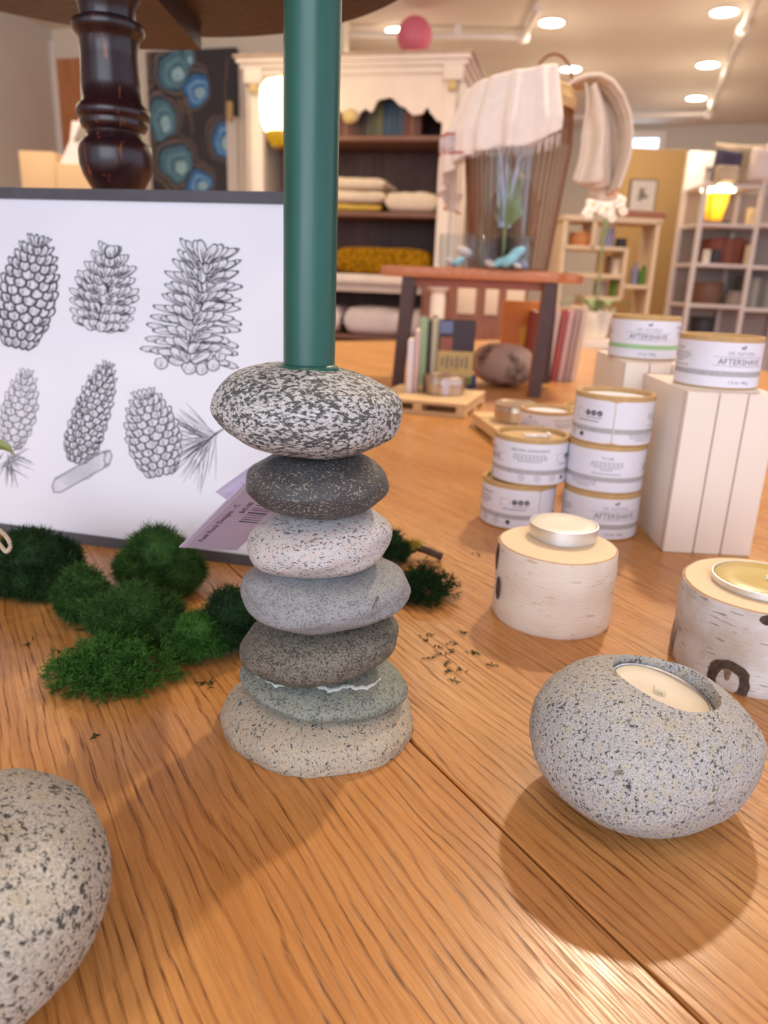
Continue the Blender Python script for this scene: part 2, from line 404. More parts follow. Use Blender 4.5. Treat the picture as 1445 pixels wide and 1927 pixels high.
# ------------------------------------------------------------------ the room
mt = NT('ceiling_paint'); v = mt.coord(); n = mt.noise(v, 3, 2); mt.set(mt.ramp(n, [(.3, 'E4DACB'), (.7, 'E8DFD1')]), .8); M['ceil'] = mt.m
M['wall'] = plain('warm_grey_wall_paint', 'CDC6BA', .85, var=.03, scale=2)
M['wall2'] = plain('cream_wall_paint', 'E2D5C2', .85, var=.03, scale=2)
M['trim'] = plain('white_trim_paint', 'E8DED4', .6, var=.03, scale=3)
def slab(a0, a1, b0, b1, z0, z1):
    m = MB(); P = [room(a, b, z) for z in (z0, z1) for a, b in ((a0, b0), (a1, b0), (a1, b1), (a0, b1))]
    return m.add(P, [(3, 2, 1, 0), (4, 5, 6, 7), (0, 1, 5, 4), (1, 2, 6, 5), (2, 3, 7, 6), (3, 0, 4, 7)])
CZ = 2.65; FARB = 9.3; AL = -4.4; AR = 4.6; PB = 5.35
struct('floor', slab(AL, AR, -3.4, FARB, -.1, 0), 'floor')
struct('ceiling', slab(AL, AR, -3.4, FARB, CZ, CZ + .1), 'ceil')
struct('wall_far', slab(AL, AR, FARB, FARB + .1, 0, CZ), 'wall')
struct('wall_left', slab(AL - .1, AL, -3.4, FARB, 0, CZ), 'wall')
struct('wall_right', slab(AR, AR + .1, 4.2, FARB, 0, CZ), 'wall')
struct('wall_partition', slab(AL, -2.05, PB, PB + .12, 0, CZ), 'wall2')
struct('baseboard_far', slab(AL, AR, FARB - .02, FARB, 0, .12), 'trim')
# recessed ceiling lights: the same spacing through the shop
M['led'] = emis('warm_white_led', 'FFF0DC', 26.0)
LIGHTS = [(1363, 20), (1038, 40), (748, 55), (1332, 120), (1074, 128), (1310, 183)]
wh = ['rightmost in the row nearest the camera', 'middle of the nearest row, beside the bent ceiling pipe', 'glowing beside the pink ball above the white hutch', 'right one of the second row, left of the pipe joint',
      'left one of the second row, above the draped basket', 'smallest and farthest, above the pipe corner']
pl = None
for i, (x, y) in enumerate(LIGHTS):
    p = at_z(x, y, CZ)
    if pl is None:
        pl = thing('recessed_ceiling_light', '', 'ceiling light', p, 0, 'recessed ceiling lights'); first = pl
        build('trim_ring', MB().ring([(.078, -.001), (.105, -.001), (.103, -.009), (.080, -.012)], 40), 'trim', pl, 40)
        build('diffuser', MB().lathe([(.078, -.002), (.076, -.010), (.05, -.016), (0, -.018)], 40), 'led', pl, 60); o = pl
    else:
        o = copy_tree(first); o.location = p
    o['label'] = 'round recessed ceiling light, ' + wh[i]
    spot('downlight', p - Vector((0, 0, .03)), 30, (1.0, .84, .62), .07, 165)
# downlights over the table and behind the viewer, outside the frame
for (x, y, pw) in ((.80, 1.95, 95), (-2.0, 3.5, 40), (.30, 3.6, 18), (-.55, 2.3, 26), (1.7, 1.5, 20), (1.5, 3.3, 22), (-1.2, 1.0, 12), (-.4, -.5, 10), (.9, -.8, 10), (2.8, 3.0, 20), (-1.2, 4.3, 16)):
    spot('downlight', (x, y, CZ - .03), pw, (1.0, .84, .62), .05, 150)
# unseen point lamps added below the ceiling to brighten it and the left wall
for (x, y, pw) in ((2.0, 5.4, 2.6), (.98, 5.75, 2.6), (-.05, 6.05, 2.6), (2.36, 6.57, 2.6), (1.36, 6.84, 2.6), (2.68, 7.6, 2.6), (.3, 3.8, 2.6), (1.5, 3.3, 2.6), (-1.2, 3.6, 2), (3.4, 5.0, 2.6), (0.4, 7.4, 2.4), (-2.9, 4.4, 5), (-2.2, 2.6, 5)):
    l = bpy.data.lights.new('ceiling_fill_light', 'POINT'); l.energy = pw; l.color = (1.0, .86, .66); l.shadow_soft_size = .12
    o = bpy.data.objects.new('ceiling_fill_light', l); scene.collection.objects.link(o); o.location = (x, y, CZ - .45)
# conduit on the ceiling
pp = [at_z(1440, -40, CZ - .06), at_z(1395, 60, CZ - .06), at_z(1333, 214, CZ - .06)]
pr = at_z(1170, 218, CZ - .06)
ct = thing('ceiling_pipe', 'white ceiling pipe running back then turning left near the far wall', 'pipe', (pp[2].x, pp[2].y, CZ - .03))
ol = -Vector(ct.location)
build('pipe', MB().tube([pp[0], pp[1], pp[2]], .021, 12).tube([pp[2], pr, pr + (pr - pp[2]) * .6], .021, 12).shift(ol), 'trim', ct, True)
build('elbow', MB().add(*[[tuple(Vector(q) * .05 + pp[2]) for q in ico(2)[0]], ico(2)[1]]).shift(ol), 'trim', ct, True)
build('coupling', MB().tube([pp[1] + (pp[2] - pp[1]) * -.03, pp[1] + (pp[2] - pp[1]) * .03], .04, 14).shift(ol), 'trim', ct, True)
for k in (.2, .55, .85):
    q = pp[1].lerp(pp[2], k); build('hanger', MB().box((q.x, q.y, CZ - .031), (.05, .05, .058)).shift(ol), 'trim', ct)
q0 = at_z(860, 68, CZ - .06); q1 = at_z(985, 70, CZ - .06); q2 = at_z(1012, 15, CZ - .06)
ct = thing('ceiling_pipe', 'white ceiling pipe above the hutch, bending towards the nearest lights', 'pipe', (q1.x, q1.y, CZ - .03)); ol = -Vector(ct.location)
build('pipe', MB().tube([q0 + (q0 - q1) * 2.2, q0, q1, q2], .021, 12).shift(ol), 'trim', ct, True)
build('elbow', MB().add([tuple(Vector(q) * .045 + q1) for q in ico(2)[0]], ico(2)[1]).shift(ol), 'trim', ct, True)
build('hanger', MB().box((q0.x, q0.y, CZ - .031), (.05, .05, .058)).shift(ol), 'trim', ct)

# ------------------------------------------------------------------ the display table
G = Vector((-.524, .851, 0)).normalized(); V = Vector((.851, .524, 0)).normalized()
SV = .168
def tpt(u, v_, z): return G * u + V * v_ + Vector((0, 0, z))
tb = thing('display_table', 'large varnished oak display table in the foreground with a dark seam between its leaves', 'table', (0, 0, 0))
def leaf(v0, v1):
    m = MB(); b = .0006; P = []
    for (z, e) in ((T - .03, 0), (T - b, 0), (T, b)):
        P += [tpt(-.62 + e, v0 + e, z), tpt(-.62 + e, v1 - e, z), tpt(2.25 - e, v1 - e, z), tpt(2.25 - e, v0 + e, z)]
    fs = [(0, 1, 2, 3), (11, 10, 9, 8)]
    for k in (0, 4):
        for i in range(4): j = (i + 1) % 4; fs.append((k + i, k + 4 + i, k + 4 + j, k + j))
    m.add(P, fs); bm = bmesh.new()
    return m
for v0, v1 in ((-.85, SV - .00055), (SV + .00055, 1.05), (1.0512, 2.0)): build('table_leaf', leaf(v0, v1), 'oak', tb)
build('apron', MB().box((0, 0, 0), (2.6, 2.5, .09), 0, .003, Matrix.Translation(tpt(.82, .58, T - .076)) @ Matrix.Rotation(atan2(G.y, G.x), 4, 'Z')), 'oak', tb)
for u, v_ in ((-.4, -.6), (-.4, 1.75), (2.0, -.6), (2.0, 1.75)):
    build('leg', MB().lathe([(.03, 0), (.035, .1), (.05, .35), (.045, .6), (.05, .64)], 24, tpt(u, v_, 0)), 'oak', tb, True)

# ------------------------------------------------------------------ stacked stone candle holder
SC = Vector((-.0275, .308, T))
st = thing('stone_candle_holder', 'tall candle holder of seven balanced stones on the oak table', 'candle holder', SC)
rows = [  # px centre, a, b, c, n, seed, tilt, material, label
    (599, .0455, .0445, .0185, 2.1, 3, 0, 'gran_base', 'speckled beige base stone with flat bottom'),
    (610, .0385, .033, .0095, 2.0, 11, -4, 'gran_vein', 'thin green grey stone with a white vein'),
    (604.5, .0368, .031, .0136, 2.3, 5, 9, 'gran_brown', 'brown grey rounded stone'),
    (605, .0385, .033, .0140, 2.15, 8, 2, 'gran_grey', 'smooth blue grey stone'),
    (601, .0324, .030, .0138, 2.2, 2, 7, 'gran_pink', 'pale pinkish speckled stone'),
    (596.5, .0308, .029, .0134, 2.1, 4, 1, 'gran_dark', 'dark charcoal stone'),
    (579.5, .0393, .0355, .0180, 2.25, 6, -2, 'gran_bw', 'black and white flecked top stone')]
ZC = [.0015, .0215, .0412, .0672, .0905, .1165, .1472]
ST = []
for i, (px_, a, b, c, n, sd, tl, mm, lb) in enumerate(rows):
    z = ZC[i]; x = at_y(px_, 963, SC.y).x
    # centre of each stone measured along the axis of the pile
    xx = {0: -.0268, 1: -.0248, 2: -.0263, 3: -.0266, 4: -.0278, 5: -.0292, 6: -.0334}[i] - SC.x
    mb = pebble(a, b, c, n, sd, .07 if i else .05, tl, 0, 0, 6, .0 if i == 0 else None, fineamp=.012 if i == 0 else .004, zc=z, egg=[0, .0, -.03, .06, 0, .02, 0][i])
    mb.shift((xx, 0, 0)); o = build('stone', mb, mm, st, 'all'); o['label'] = lb; ST.append(o)
# quartz vein on the thin stone and the chip on the grey one: thin raised crusts following the surface
def crust(stone, pts, wid, parent_thing, name, m, lab):
    from mathutils.bvhtree import BVHTree
    vs = [v_.co for v_ in stone.data.vertices]; bv = BVHTree.FromPolygons(vs, [tuple(p.vertices) for p in stone.data.polygons])
    mbx = MB(); path = []
    for k in range(len(pts) - 1):
        for j in range(14):
            t_ = j / 14; path.append((pts[k][0] * (1 - t_) + pts[k + 1][0] * t_, pts[k][1] * (1 - t_) + pts[k + 1][1] * t_, wid[k] * (1 - t_) + wid[k + 1] * t_))
    rowsv = []
    for k, (x, y, wd) in enumerate(path):
        nz = noise.noise(Vector((x * .09, y * .09, 3))) * 4; wv = wd * (1 + .6 * noise.noise(Vector((k * .5, 0, 9))))
        r_ = []
        for s_, hgt in ((-1, -.0003), (-.5, .0004), (.5, .0004), (1, -.0003)):
            d = ray(x, y + nz + s_ * wv).normalized(); h = bv.ray_cast(CAMP - Vector(st.location), d)
            if h[0] is None: r_ = None; break
            r_.append(h[0] + h[1] * hgt)
        if r_: rowsv.append(r_)
    vs = [q for r_ in rowsv for q in r_]; fs = [(4 * i + j, 4 * i + j + 1, 4 * i + j + 5, 4 * i + j + 4) for i in range(len(rowsv) - 1) for j in range(3)]
    o = build(name, mbx.add(vs, fs), m, parent_thing, 'all'); 
    if lab: o['label'] = lab
crust(ST[1], [(480, 1268), (520, 1290), (560, 1284), (590, 1286), (620, 1298), (650, 1290), (690, 1296), (718, 1276)], [3, 4, 6, 7, 5.5, 5, 5, 2], ST[1], 'quartz_vein', 'vein', 'white crusty vein')
crust(ST[3], [(700, 1146), (706, 1132), (712, 1122)], [3, 5, 2], ST[3], 'chip', 'gran_brown', 'rough brown chip')

# candle
ca = thing('taper_candle', 'dark green taper candle standing in the stone holder', 'candle', (-.0331, .308, T + .158))
def cw(a, r, z): return r * (1 + .006 * noise.noise(Vector((cos(a) * 2, sin(a) * 2, z * 18))) + .004 * cos(2 * a))
prof = [(.0100, 0)] + [(.0104, .004 + .006 * i) for i in range(46)] + [(.0095, .285), (.006, .295), (.002, .299)]
build('wax', MB().lathe(prof, 64, f=cw), 'green_wax', ca, 50)
build('wax_collar', MB().lathe([(.0100, .0045), (.0118, .0050), (.0122, .0062), (.0112, .0078), (.0103, .0084)], 64, f=lambda a, r, z: r * (1 + .02 * noise.noise(Vector((cos(a) * 3, sin(a) * 3, 1))))), 'green_wax', ca, 60)
build('wick', MB().tube([(0, 0, .297), (.0005, 0, .305), (.002, 0, .311)], .0008, 6), 'wick', ca, True)

# ------------------------------------------------------------------ tealights
def tealight(name, label, loc, r, h, waxm, tiltM=None, wick=None, rim=True):
    t_ = thing(name, label, 'candle', loc)
    if tiltM is not None: t_.rotation_euler = tiltM.to_euler()
    build('cup', MB().ring([(r - .0006, .0002), (r, .0002), (r, h), (r + .0003, h + .0003), (r - .0003, h + .0004), (r - .0007, h)], 56).lathe([(0, 0), (r - .0002, 0), (r - .0002, .0004), (0, .0004)], 56), 'alu', t_, 40)
    build('wax', MB().lathe([(0, .0005), (r - .0008, .0005), (r - .0008, h - .0002), (r - .0014, h + .0003), (r * .55, h - .0002), (0, h - .0004)], 56), waxm, t_, 60)
    if wick: build('wick', MB().tube(wick, .0011, 7), 'wick', t_, True)
    return t_

# right rock with its tealight
RC = Vector((.1080, .2600, T))
tm = Matrix.Rotation(R(11), 4, 'Y') @ Matrix.Rotation(R(3), 4, 'X')
rk = thing('rock_tealight_holder', 'round speckled grey rock with a tealight sunk in its top, right front', 'candle holder', RC)
mb = pebble(.0465, .0405, .0285, 2.35, 21, .05, -5, -1, 20, 6, .0, fineamp=.006, zc=.0278)
ro = build('rock', mb, 'gran_rock', rk, 'all')
def tml(p): return tm @ Vector(p)
CT = Vector((.0065, .0020, .0))       # recess centre relative to the rock
top_z = .0555
cut = MB().lathe([(0, -.016), (.0208, -.016), (.0213, 0.02), (0, .02)], 96, M4=Matrix.Translation(CT + Vector((0, 0, top_z))) @ tm)
boolean(ro, cut)
ro.data.set_sharp_from_angle(angle=R(35))
tl = tealight('tealight', 'white tealight sunk in the hollow of the speckled rock', RC + CT + Vector((0, 0, top_z)) + tml((0, 0, -.0158)), .0202, .0080, 'wax', tm, [(.0015, 0, .007), (.0005, 0, .0090), (-.003, .001, .0092)])
# left rock
lp0 = at_z(-60, 1700, T + .026); LC = Vector((lp0.x, lp0.y, T))
lk = pebble(.0375, .0440, .0265, 2.2, 33, .05, 0, 0, 0, 6, .0, fineamp=.007, zc=.026).shift((0, 0, 0))
tag(build('granite_rock', lk, 'gran_left', None, 'all', LC), 'big coarse grey rock cut off by the bottom left corner', 'rock')

# birch holders
def birch(name, label, loc, r, h, barkm, seed, ell, scars, th):
    b = thing(name, label, 'candle holder', loc)
    def f(a, rr, z): return rr * (1 + .035 * noise.noise(Vector((cos(a) * 1.3 + seed, sin(a) * 1.3, z * 6))) + .006 * noise.noise(Vector((cos(a) * 9, sin(a) * 9, z * 90 + seed)))) * (1 + ell * cos(2 * a + seed))
    prof = [(r * .985, 0)] + [(r * (1 + .01 * sin(i * .7)), .001 + (h - .0025) * i / 16) for i in range(17)] + [(r * .985, h)]
    o = build('bark', MB().lathe(prof, 96, f=f), barkm, b, 50)
    build('bark_edge', MB().lathe([(r * .985, h - .0004), (r * .97, h + .0003), (r * .95, h + .0003)], 96, f=f), 'bark_edge', b, 60)
    c = build('cut_face', MB().lathe([(r * .957, h - .0005), (r * .957, h + .0006), (0, h + .0006)][::1], 96, f=f), 'endgrain', b, 60)
    return b
b1 = birch('birch_candle_holder', 'short cream birch log candle holder, left one of the two', (.1085, .4370, T), .0362, .0475, 'bark_cream', 1.0, .02, None, 0)
tealight('tealight', 'white tealight in metal cup on the cream birch holder', (.1150, .4520, T + .0482), .0212, .0085, 'wax', None, None)
b2 = birch('birch_candle_holder', 'white peeling birch log candle holder with dark scars, cut off by the right edge', (.2105, .3840, T), .0425, .0470, 'bark_white', 4.2, .02, None, 0)
tealight('tealight', 'olive yellow tealight with a drooping wick on the white birch holder', (.2110, .3840, T + .0478), .0262, .0035, 'ywax', None, [(.0008, 0, .0028), (.0010, -.001, .0050), (.006, -.004, .0056), (.012, -.007, .0048)])
def scar(parent, ox, R_, cx, cz, w_, h_, mat_, hollow=False, seed=0):
    """a raised bark scar that follows the curved side; cx angle from the front"""
    m = MB(); nn = 22; rows_ = []
    for k in range(nn + 1):
        t_ = 2 * pi * k / nn
        for q in ((.55, 1.0) if hollow else (0.02, 1.0)):
            rr = q * (1 + .18 * noise.noise(Vector((cos(t_) * 2 + seed, sin(t_) * 2, q))))
            a = cx + rr * w_ * cos(t_) / R_; z = max(.0006, cz + rr * h_ * sin(t_)); rad = R_ * 1.018 + (.0008 if q < .9 or hollow else -.0002)
            rows_.append((rad * cos(a), rad * sin(a), z))
    m.add(rows_, [(2 * k, 2 * k + 1, 2 * k + 3, 2 * k + 2) for k in range(nn)])
    return build('bark_scar', m, mat_, parent, 'all')
scar(b1, 0, .0362 * 1.00, R(-168), .020, .0035, .0075, 'bark_dark', seed=1)
scar(b1, 0, .0362 * 1.00, R(-180), .038, .003, .009, 'bark_dark', seed=3)
scar(b2, 0, .0425 * 1.0, R(-127), .0060, .0105, .0125, 'bark_dark', True, 5)
scar(b2, 0, .0425 * 1.0, R(-102), .0445, .010, .0035, 'bark_dark', seed=8)
scar(b2, 0, .0425 * 1.0, R(-128), .0085, .0066, .0082, 'bark_inner', seed=7)
scar(b2, 0, .0425, R(-184), .012, .002, .012, 'bark_inner', seed=6)
# ------------------------------------------------------------------ framed pine cone print
FA = Vector((-.2932, .5431, T)); fu = Vector((.974, -.225, 0)).normalized(); fb = Vector((.225, .974, 0)).normalized()
LEAN = R(12.5); fw = fb * sin(LEAN) + Vector((0, 0, cos(LEAN))); fn = -(fb * cos(LEAN) - Vector((0, 0, sin(LEAN))))   # towards the viewer
fr = thing('framed_print', 'wide white print of ink pine cones in a thin charcoal frame, leaning behind the moss', 'picture', FA)
def FS(x, y):
    p = at_pl(x, y, FA, fn) - FA; return p.dot(fu), p.dot(fw)
s1 = FS(588, 366)[0]; s0 = -.16; H = FS(300, 357)[1]
def FP(s, t_, e=0.0): return fu * s + fw * t_ + fn * e
def fbox(m, sa, sb, ta, tb_, ea, eb):
    P = [FP(s, t_, e) for e in (ea, eb) for s, t_ in ((sa, ta), (sb, ta), (sb, tb_), (sa, tb_))]
    m.add(P, [(3, 2, 1, 0), (4, 5, 6, 7), (0, 1, 5, 4), (1, 2, 6, 5), (2, 3, 7, 6), (3, 0, 4, 7)])
BW = .0075
m = MB(); fbox(m, s0, s1, 0, BW, -.018, 0); fbox(m, s0, s1, H - BW, H, -.018, 0); fbox(m, s0, s0 + BW, BW, H - BW, -.018, 0); fbox(m, s1 - BW, s1, BW, H - BW, -.018, 0)
build('frame', m, 'frame', fr)
m = MB(); fbox(m, s0 + BW, s1 - BW, BW, H - BW, -.014, -.003); pap = build('printed_panel', m, 'paper', fr)
class Ink:
    """ink drawing on the panel: strokes and filled shapes in photograph-sized drawing units mapped to the panel"""
    def __init__(s): s.m = MB(); s.e = -.0029
    def P(s, x, y): a, b = FS(x, y); return FP(a, b, s.e)
    def fill(s, pts, mi):
        s.e += 1.2e-6; s.m.m = mi; s.m.add([s.P(x, y) for x, y in pts], [tuple(range(len(pts)))])
    def stroke(s, pts, wd, mi=0, taper=True):
        s.e += 1.2e-6; s.m.m = mi; n = len(pts); L = []; 
        for i, (x, y) in enumerate(pts):
            x0, y0 = pts[max(0, i - 1)]; x1, y1 = pts[min(n - 1, i + 1)]; dx, dy = x1 - x0, y1 - y0; l = sqrt(dx * dx + dy * dy) or 1
            k = wd * .5 * ((1 - .75 * abs(2 * i / (n - 1) - 1)) if taper else 1)
            L += [(x - dy / l * k, y + dx / l * k), (x + dy / l * k, y - dx / l * k)]
        s.m.add([s.P(x, y) for x, y in L], [(2 * i, 2 * i + 1, 2 * i + 3, 2 * i + 2) for i in range(n - 1)])
def scale_shape(ink, cx, cy, ang, L, W_, rr, pointed=.4, dark=.5, hatch=3, inner=.84):
    """one cone scale: inked outline, pale inside, hatching at its root; ang = direction of the tip"""
    ca_, sa_ = cos(ang), sin(ang)
    def tr(u, v_): return (cx + u * ca_ - v_ * sa_, cy + u * sa_ + v_ * ca_)
    o = []; 
    for k in range(14):
        t_ = 2 * pi * k / 14; u = cos(t_); v_ = sin(t_)
        wv = 1 - (pointed * max(0, u) ** 2 if pointed >= 0 else -pointed * (1 - u)); o.append((u, v_ * wv))
    j = [1 + rr.uniform(-.08, .08) for _ in o]
    ink.fill([tr(u * L * .5 * q, v_ * W_ * .5 * q) for (u, v_), q in zip(o, j)], 0)
    ink.fill([tr(u * L * .5 * q - .0 + .3, v_ * W_ * .5 * q * inner) for (u, v_), q in zip([(a * (inner + .04), b) for a, b in o], j)], 2)
    for q in range(hatch + 1):
        v0 = rr.uniform(-.34, .34); ink.stroke([tr(-L * .42, v0 * W_), tr(-L * .1, v0 * W_ * 1.05), tr(L * rr.uniform(.0, .3), v0 * W_ * 1.1)], 1.1 * dark * 2, 0 if q % 2 else 1)
def cone(name, base, tip, hw, nrow, ncol, mode='closed', seed=1, prof=None, sz=1.0, dark=.5, pointed=.4, inner=.84):
    ink = Ink(); rr = random.Random(seed); bx, by = base; tx, ty = tip; ax, ay = tx - bx, ty - by; L = sqrt(ax * ax + ay * ay); ux, uy = ax / L, ay / L; vx, vy = -uy, ux
    prof = prof or (lambda t_: sin(pi * min(1, (t_ * .86 + .12))) ** .62)
    A = atan2(uy, ux)
    if mode == 'closed':
        o = [(k / 40, prof(k / 40) * .86) for k in range(41)]
        ink.fill([(bx + ax * t_ + vx * h * hw, by + ay * t_ + vy * h * hw) for t_, h in o] + [(bx + ax * t_ - vx * h * hw, by + ay * t_ - vy * h * hw) for t_, h in o[::-1]], 0)
    for r_ in range(nrow):
        t_ = (r_ + .5) / nrow; p = prof(t_) * hw
        cols = sorted([-pi / 2 + pi * (c_ + (.5 if r_ % 2 else 1.0)) / (ncol + .5) for c_ in range(ncol)], key=lambda q: -abs(q))
        for ph in cols:
            h = sin(ph) * p; f = cos(ph); cx = bx + ax * t_ + vx * h; cy = by + ay * t_ + vy * h
            W_ = pi * p / ncol * (.45 + .75 * f) * sz; Ls = L / nrow * 1.75 * sz
            scale_shape(ink, cx, cy, A + ph * .55 + rr.uniform(-.12, .12), Ls, W_ * 1.02, rr, pointed, dark, 3, inner)
    return ink, None
def open_cone(base, tip, prof, nrow, sl, sw, spread, seed, core=True):
    """loose scales reaching sideways off the axis; spread(t) = angle of the scales off the axis"""
    ink = Ink(); rr = random.Random(seed); bx, by = base; tx, ty = tip; ax, ay = tx - bx, ty - by; L = sqrt(ax * ax + ay * ay); ux, uy = ax / L, ay / L; vx, vy = -uy, ux; A = atan2(uy, ux)
    if core:
        n = 24; zg = [(k / n, (5 + 9 * rr.random()) * (1 - .7 * k / n)) for k in range(n + 1)]
        ink.fill([(bx + ax * t_ + vx * h, by + ay * t_ + vy * h) for t_, h in zg] + [(bx + ax * t_ - vx * h, by + ay * t_ - vy * h) for t_, h in zg[::-1]], 0)
    for r_ in range(nrow):
        t_ = (r_ + .4) / nrow; p = prof(t_)
        for k in range(9):
            q = (-1, 1)[k % 2] * (1 - (k // 2) / 4.4) if k < 8 else rr.uniform(-.15, .15)
            off = q * (p - sl * .35); cx = bx + ax * t_ + vx * off + rr.uniform(-2.5, 2.5); cy = by + ay * t_ + vy * off + rr.uniform(-3, 3)
            a = A + spread(t_) * (1 if q > 0 else -1) * min(1, abs(q) * 1.35 + .12) + rr.uniform(-.16, .16)
            l = sl * (.75 + .45 * abs(q)) * rr.uniform(.85, 1.15); w_ = sw * (1.25 - .45 * abs(q))
            scale_shape(ink, cx, cy, a, l, w_, rr, .05, .8, 4, .82)
            if rr.random() < .55:
                c2, s2 = cos(a), sin(a); x0, y0 = cx - c2 * l * .5, cy - s2 * l * .5; ink.stroke([(x0, y0 + 2), (x0 + c2 * l * .35, y0 + s2 * l * .35 + 3), (x0 + c2 * l * .8, y0 + s2 * l * .8 + w_ * .5)], 3.2, 0)
    return ink
INKM = ['ink', 'ink_l', 'ink_p']
def put(ink, nm='pine_cone_drawing'): return build(nm, ink.m, INKM, pap)
put(cone('', (28, 650), (68, 444), 50, 13, 6, 'closed', 3, dark=.7, inner=.68, pointed=.15)[0])
put(open_cone((184, 618), (206, 462), lambda t_: 60 * (sin(pi * min(1, t_ * .74 + .24))) ** .7, 9, 30, 18, lambda t_: 1.35 - .85 * t_, 5))
put(open_cone((352, 676), (392, 462), lambda t_: 86 * (1.0 - .42 * t_), 11, 48, 17, lambda t_: 1.72 - 1.0 * t_ ** 1.5, 9))
ik = Ink(); ik.fill([(372, 640), (366, 605), (352, 588), (374, 596), (384, 570), (372, 545), (392, 566), (402, 596), (388, 612), (390, 636), (380, 652)], 0); put(ik)
ink = Ink(); rr = random.Random(4)
for (x, y, w_) in ((312, 662, 26), (342, 655, 34), (330, 676, 36), (365, 672, 34), (300, 683, 28), (352, 692, 30), (385, 668, 26), (398, 686, 26), (376, 694, 24), (412, 668, 22)):
    scale_shape(ink, x, y, R(-80 + rr.uniform(-14, 14)), 24, w_, rr, .0, .4, 4)
put(ink)
put(cone('', (18, 840), (46, 697), 29, 12, 4, 'closed', 12, dark=.4, inner=.82)[0])
put(cone('', (138, 868), (200, 682), 36, 17, 5, 'closed', 15, prof=lambda t_: (1 - t_) ** .55 * (.8 + .9 * t_) * min(1, .55 + t_ * 3), dark=.9, pointed=.7, inner=.72)[0])
ink, _ = cone('', (300, 892), (266, 735), 46, 12, 6, 'closed', 18, dark=.6, pointed=.12, inner=.76, prof=lambda t_: sin(pi * min(1, (t_ * .78 + .16))) ** .75); put(ink)
# twig under the narrow cone, needles of the two sprigs
ink = Ink()
ink.fill([(92, 915), (98, 900), (190, 848), (203, 846), (208, 858), (202, 876), (110, 928), (96, 928)], 1); ink.fill([(95, 914), (100, 903), (189, 852), (196, 862), (190, 880), (110, 925), (98, 926)], 2)
ink.fill([(194, 850), (203, 847), (208, 858), (202, 874), (195, 878), (190, 866)], 1); ink.fill([(196, 853), (202, 850), (205, 858), (201, 870), (196, 873), (193, 865)], 2)
for k in range(9): ink.stroke([(104 + k * 2, 905 + k * 1.5 - 3), (140 + k * 3, 884 + k * 2), (185, 856 + k * 2.4)], .9, k % 2)
put(ink, 'twig_drawing')
ink = Ink(); rr = random.Random(8); ap = (410, 814)
for k in range(62):
    a = R(rr.uniform(88, 232)); r0 = rr.uniform(4, 40); px0 = ap[0] - r0 * .8; py0 = ap[1] + r0 * .45
    ln = rr.uniform(75, 108) if a < R(190) else rr.uniform(60, 92); ex = px0 + cos(a) * ln; ey = py0 + sin(a) * ln * 1.0
    ex = max(ex, 318); ink.stroke([(px0, py0), ((px0 + ex) / 2 + rr.uniform(-3, 3), (py0 + ey) / 2 + rr.uniform(-3, 3)), (ex, ey)], 1.5, 1 if k % 3 else 0)
ink.stroke([(426, 802), (404, 815), (380, 836), (352, 858)], 4.5, 0); put(ink, 'needle_sprig_drawing')
ink = Ink()
for k in range(34):
    a = R(rr.uniform(-60, 150)); ln = rr.uniform(28, 58); x0, y0 = 8 + rr.uniform(-8, 12), 862 + rr.uniform(-12, 14)
    ink.stroke([(x0, y0), (x0 + cos(a) * ln * .5, y0 + sin(a) * ln * .5 - 2), (x0 + cos(a) * ln, y0 + sin(a) * ln)], 1.8, 1 if k % 2 else 0)
put(ink, 'needle_sprig_drawing')

# ------------------------------------------------------------------ dark pedestal stand behind it
PH = .238; PC = Vector((-.236, .640, T)); LX = -.2225
ps = thing('pedestal_table', 'dark mahogany round pedestal stand with a turned post behind the pine cone print', 'stand', PC)
prof = []
for hw, y in ((64, -40), (62, 0), (52, 14), (50, 38), (64, 46), (66, 58), (62, 66), (57, 72), (53, 80), (53, 110), (55, 160), (56, 196), (64, 204), (66, 212), (66, 222), (60, 228), (61, 236), (58, 244), (51, 250), (52, 258), (55, 264), (64, 272), (67, 290), (66, 312), (60, 332), (52, 348), (44, 362), (40, 376), (48, 392), (50, 404), (44, 414), (40, 440)):
    p = at_y(212, y, PC.y); dp = (CR.to_3x3().transposed() @ (p - CAMP)); prof.append((hw * -dp.z / F, p.z - T))
prof = [(r_, z) for r_, z in prof if z < .43]
prof = [(.030, .428)] + prof + [(.026, .10), (.032, .07), (.045, .05), (.060, .03), (.078, .012), (.080, .0)]
build('turned_post', MB().lathe(prof[::-1], 56, (LX - PC.x, 0, 0)), 'mahog', ps, 50)
TZ = .2 + PH
build('round_top', MB().lathe([(0, TZ), (.262, TZ), (.2685, TZ + .005), (.2685, TZ + .016), (.262, TZ + .021), (0, TZ + .021)], 96), 'mahog_top', ps, 40)
m = MB(); zz = TZ - .022
P = [Vector((-.290, .46, 0)), Vector((-.2095, .46, 0)), Vector((-.2055, .862, 0)), Vector((-.2700, .868, 0))]; P = [p - Vector((PC.x, PC.y, 0)) for p in P]
m.add([(p.x, p.y, zz) for p in P] + [(p.x, p.y, TZ) for p in P], [(3, 2, 1, 0), (4, 5, 6, 7), (0, 1, 5, 4), (1, 2, 6, 5), (2, 3, 7, 6), (3, 0, 4, 7)])
build('top_cleat', m, 'mahog_top', ps)

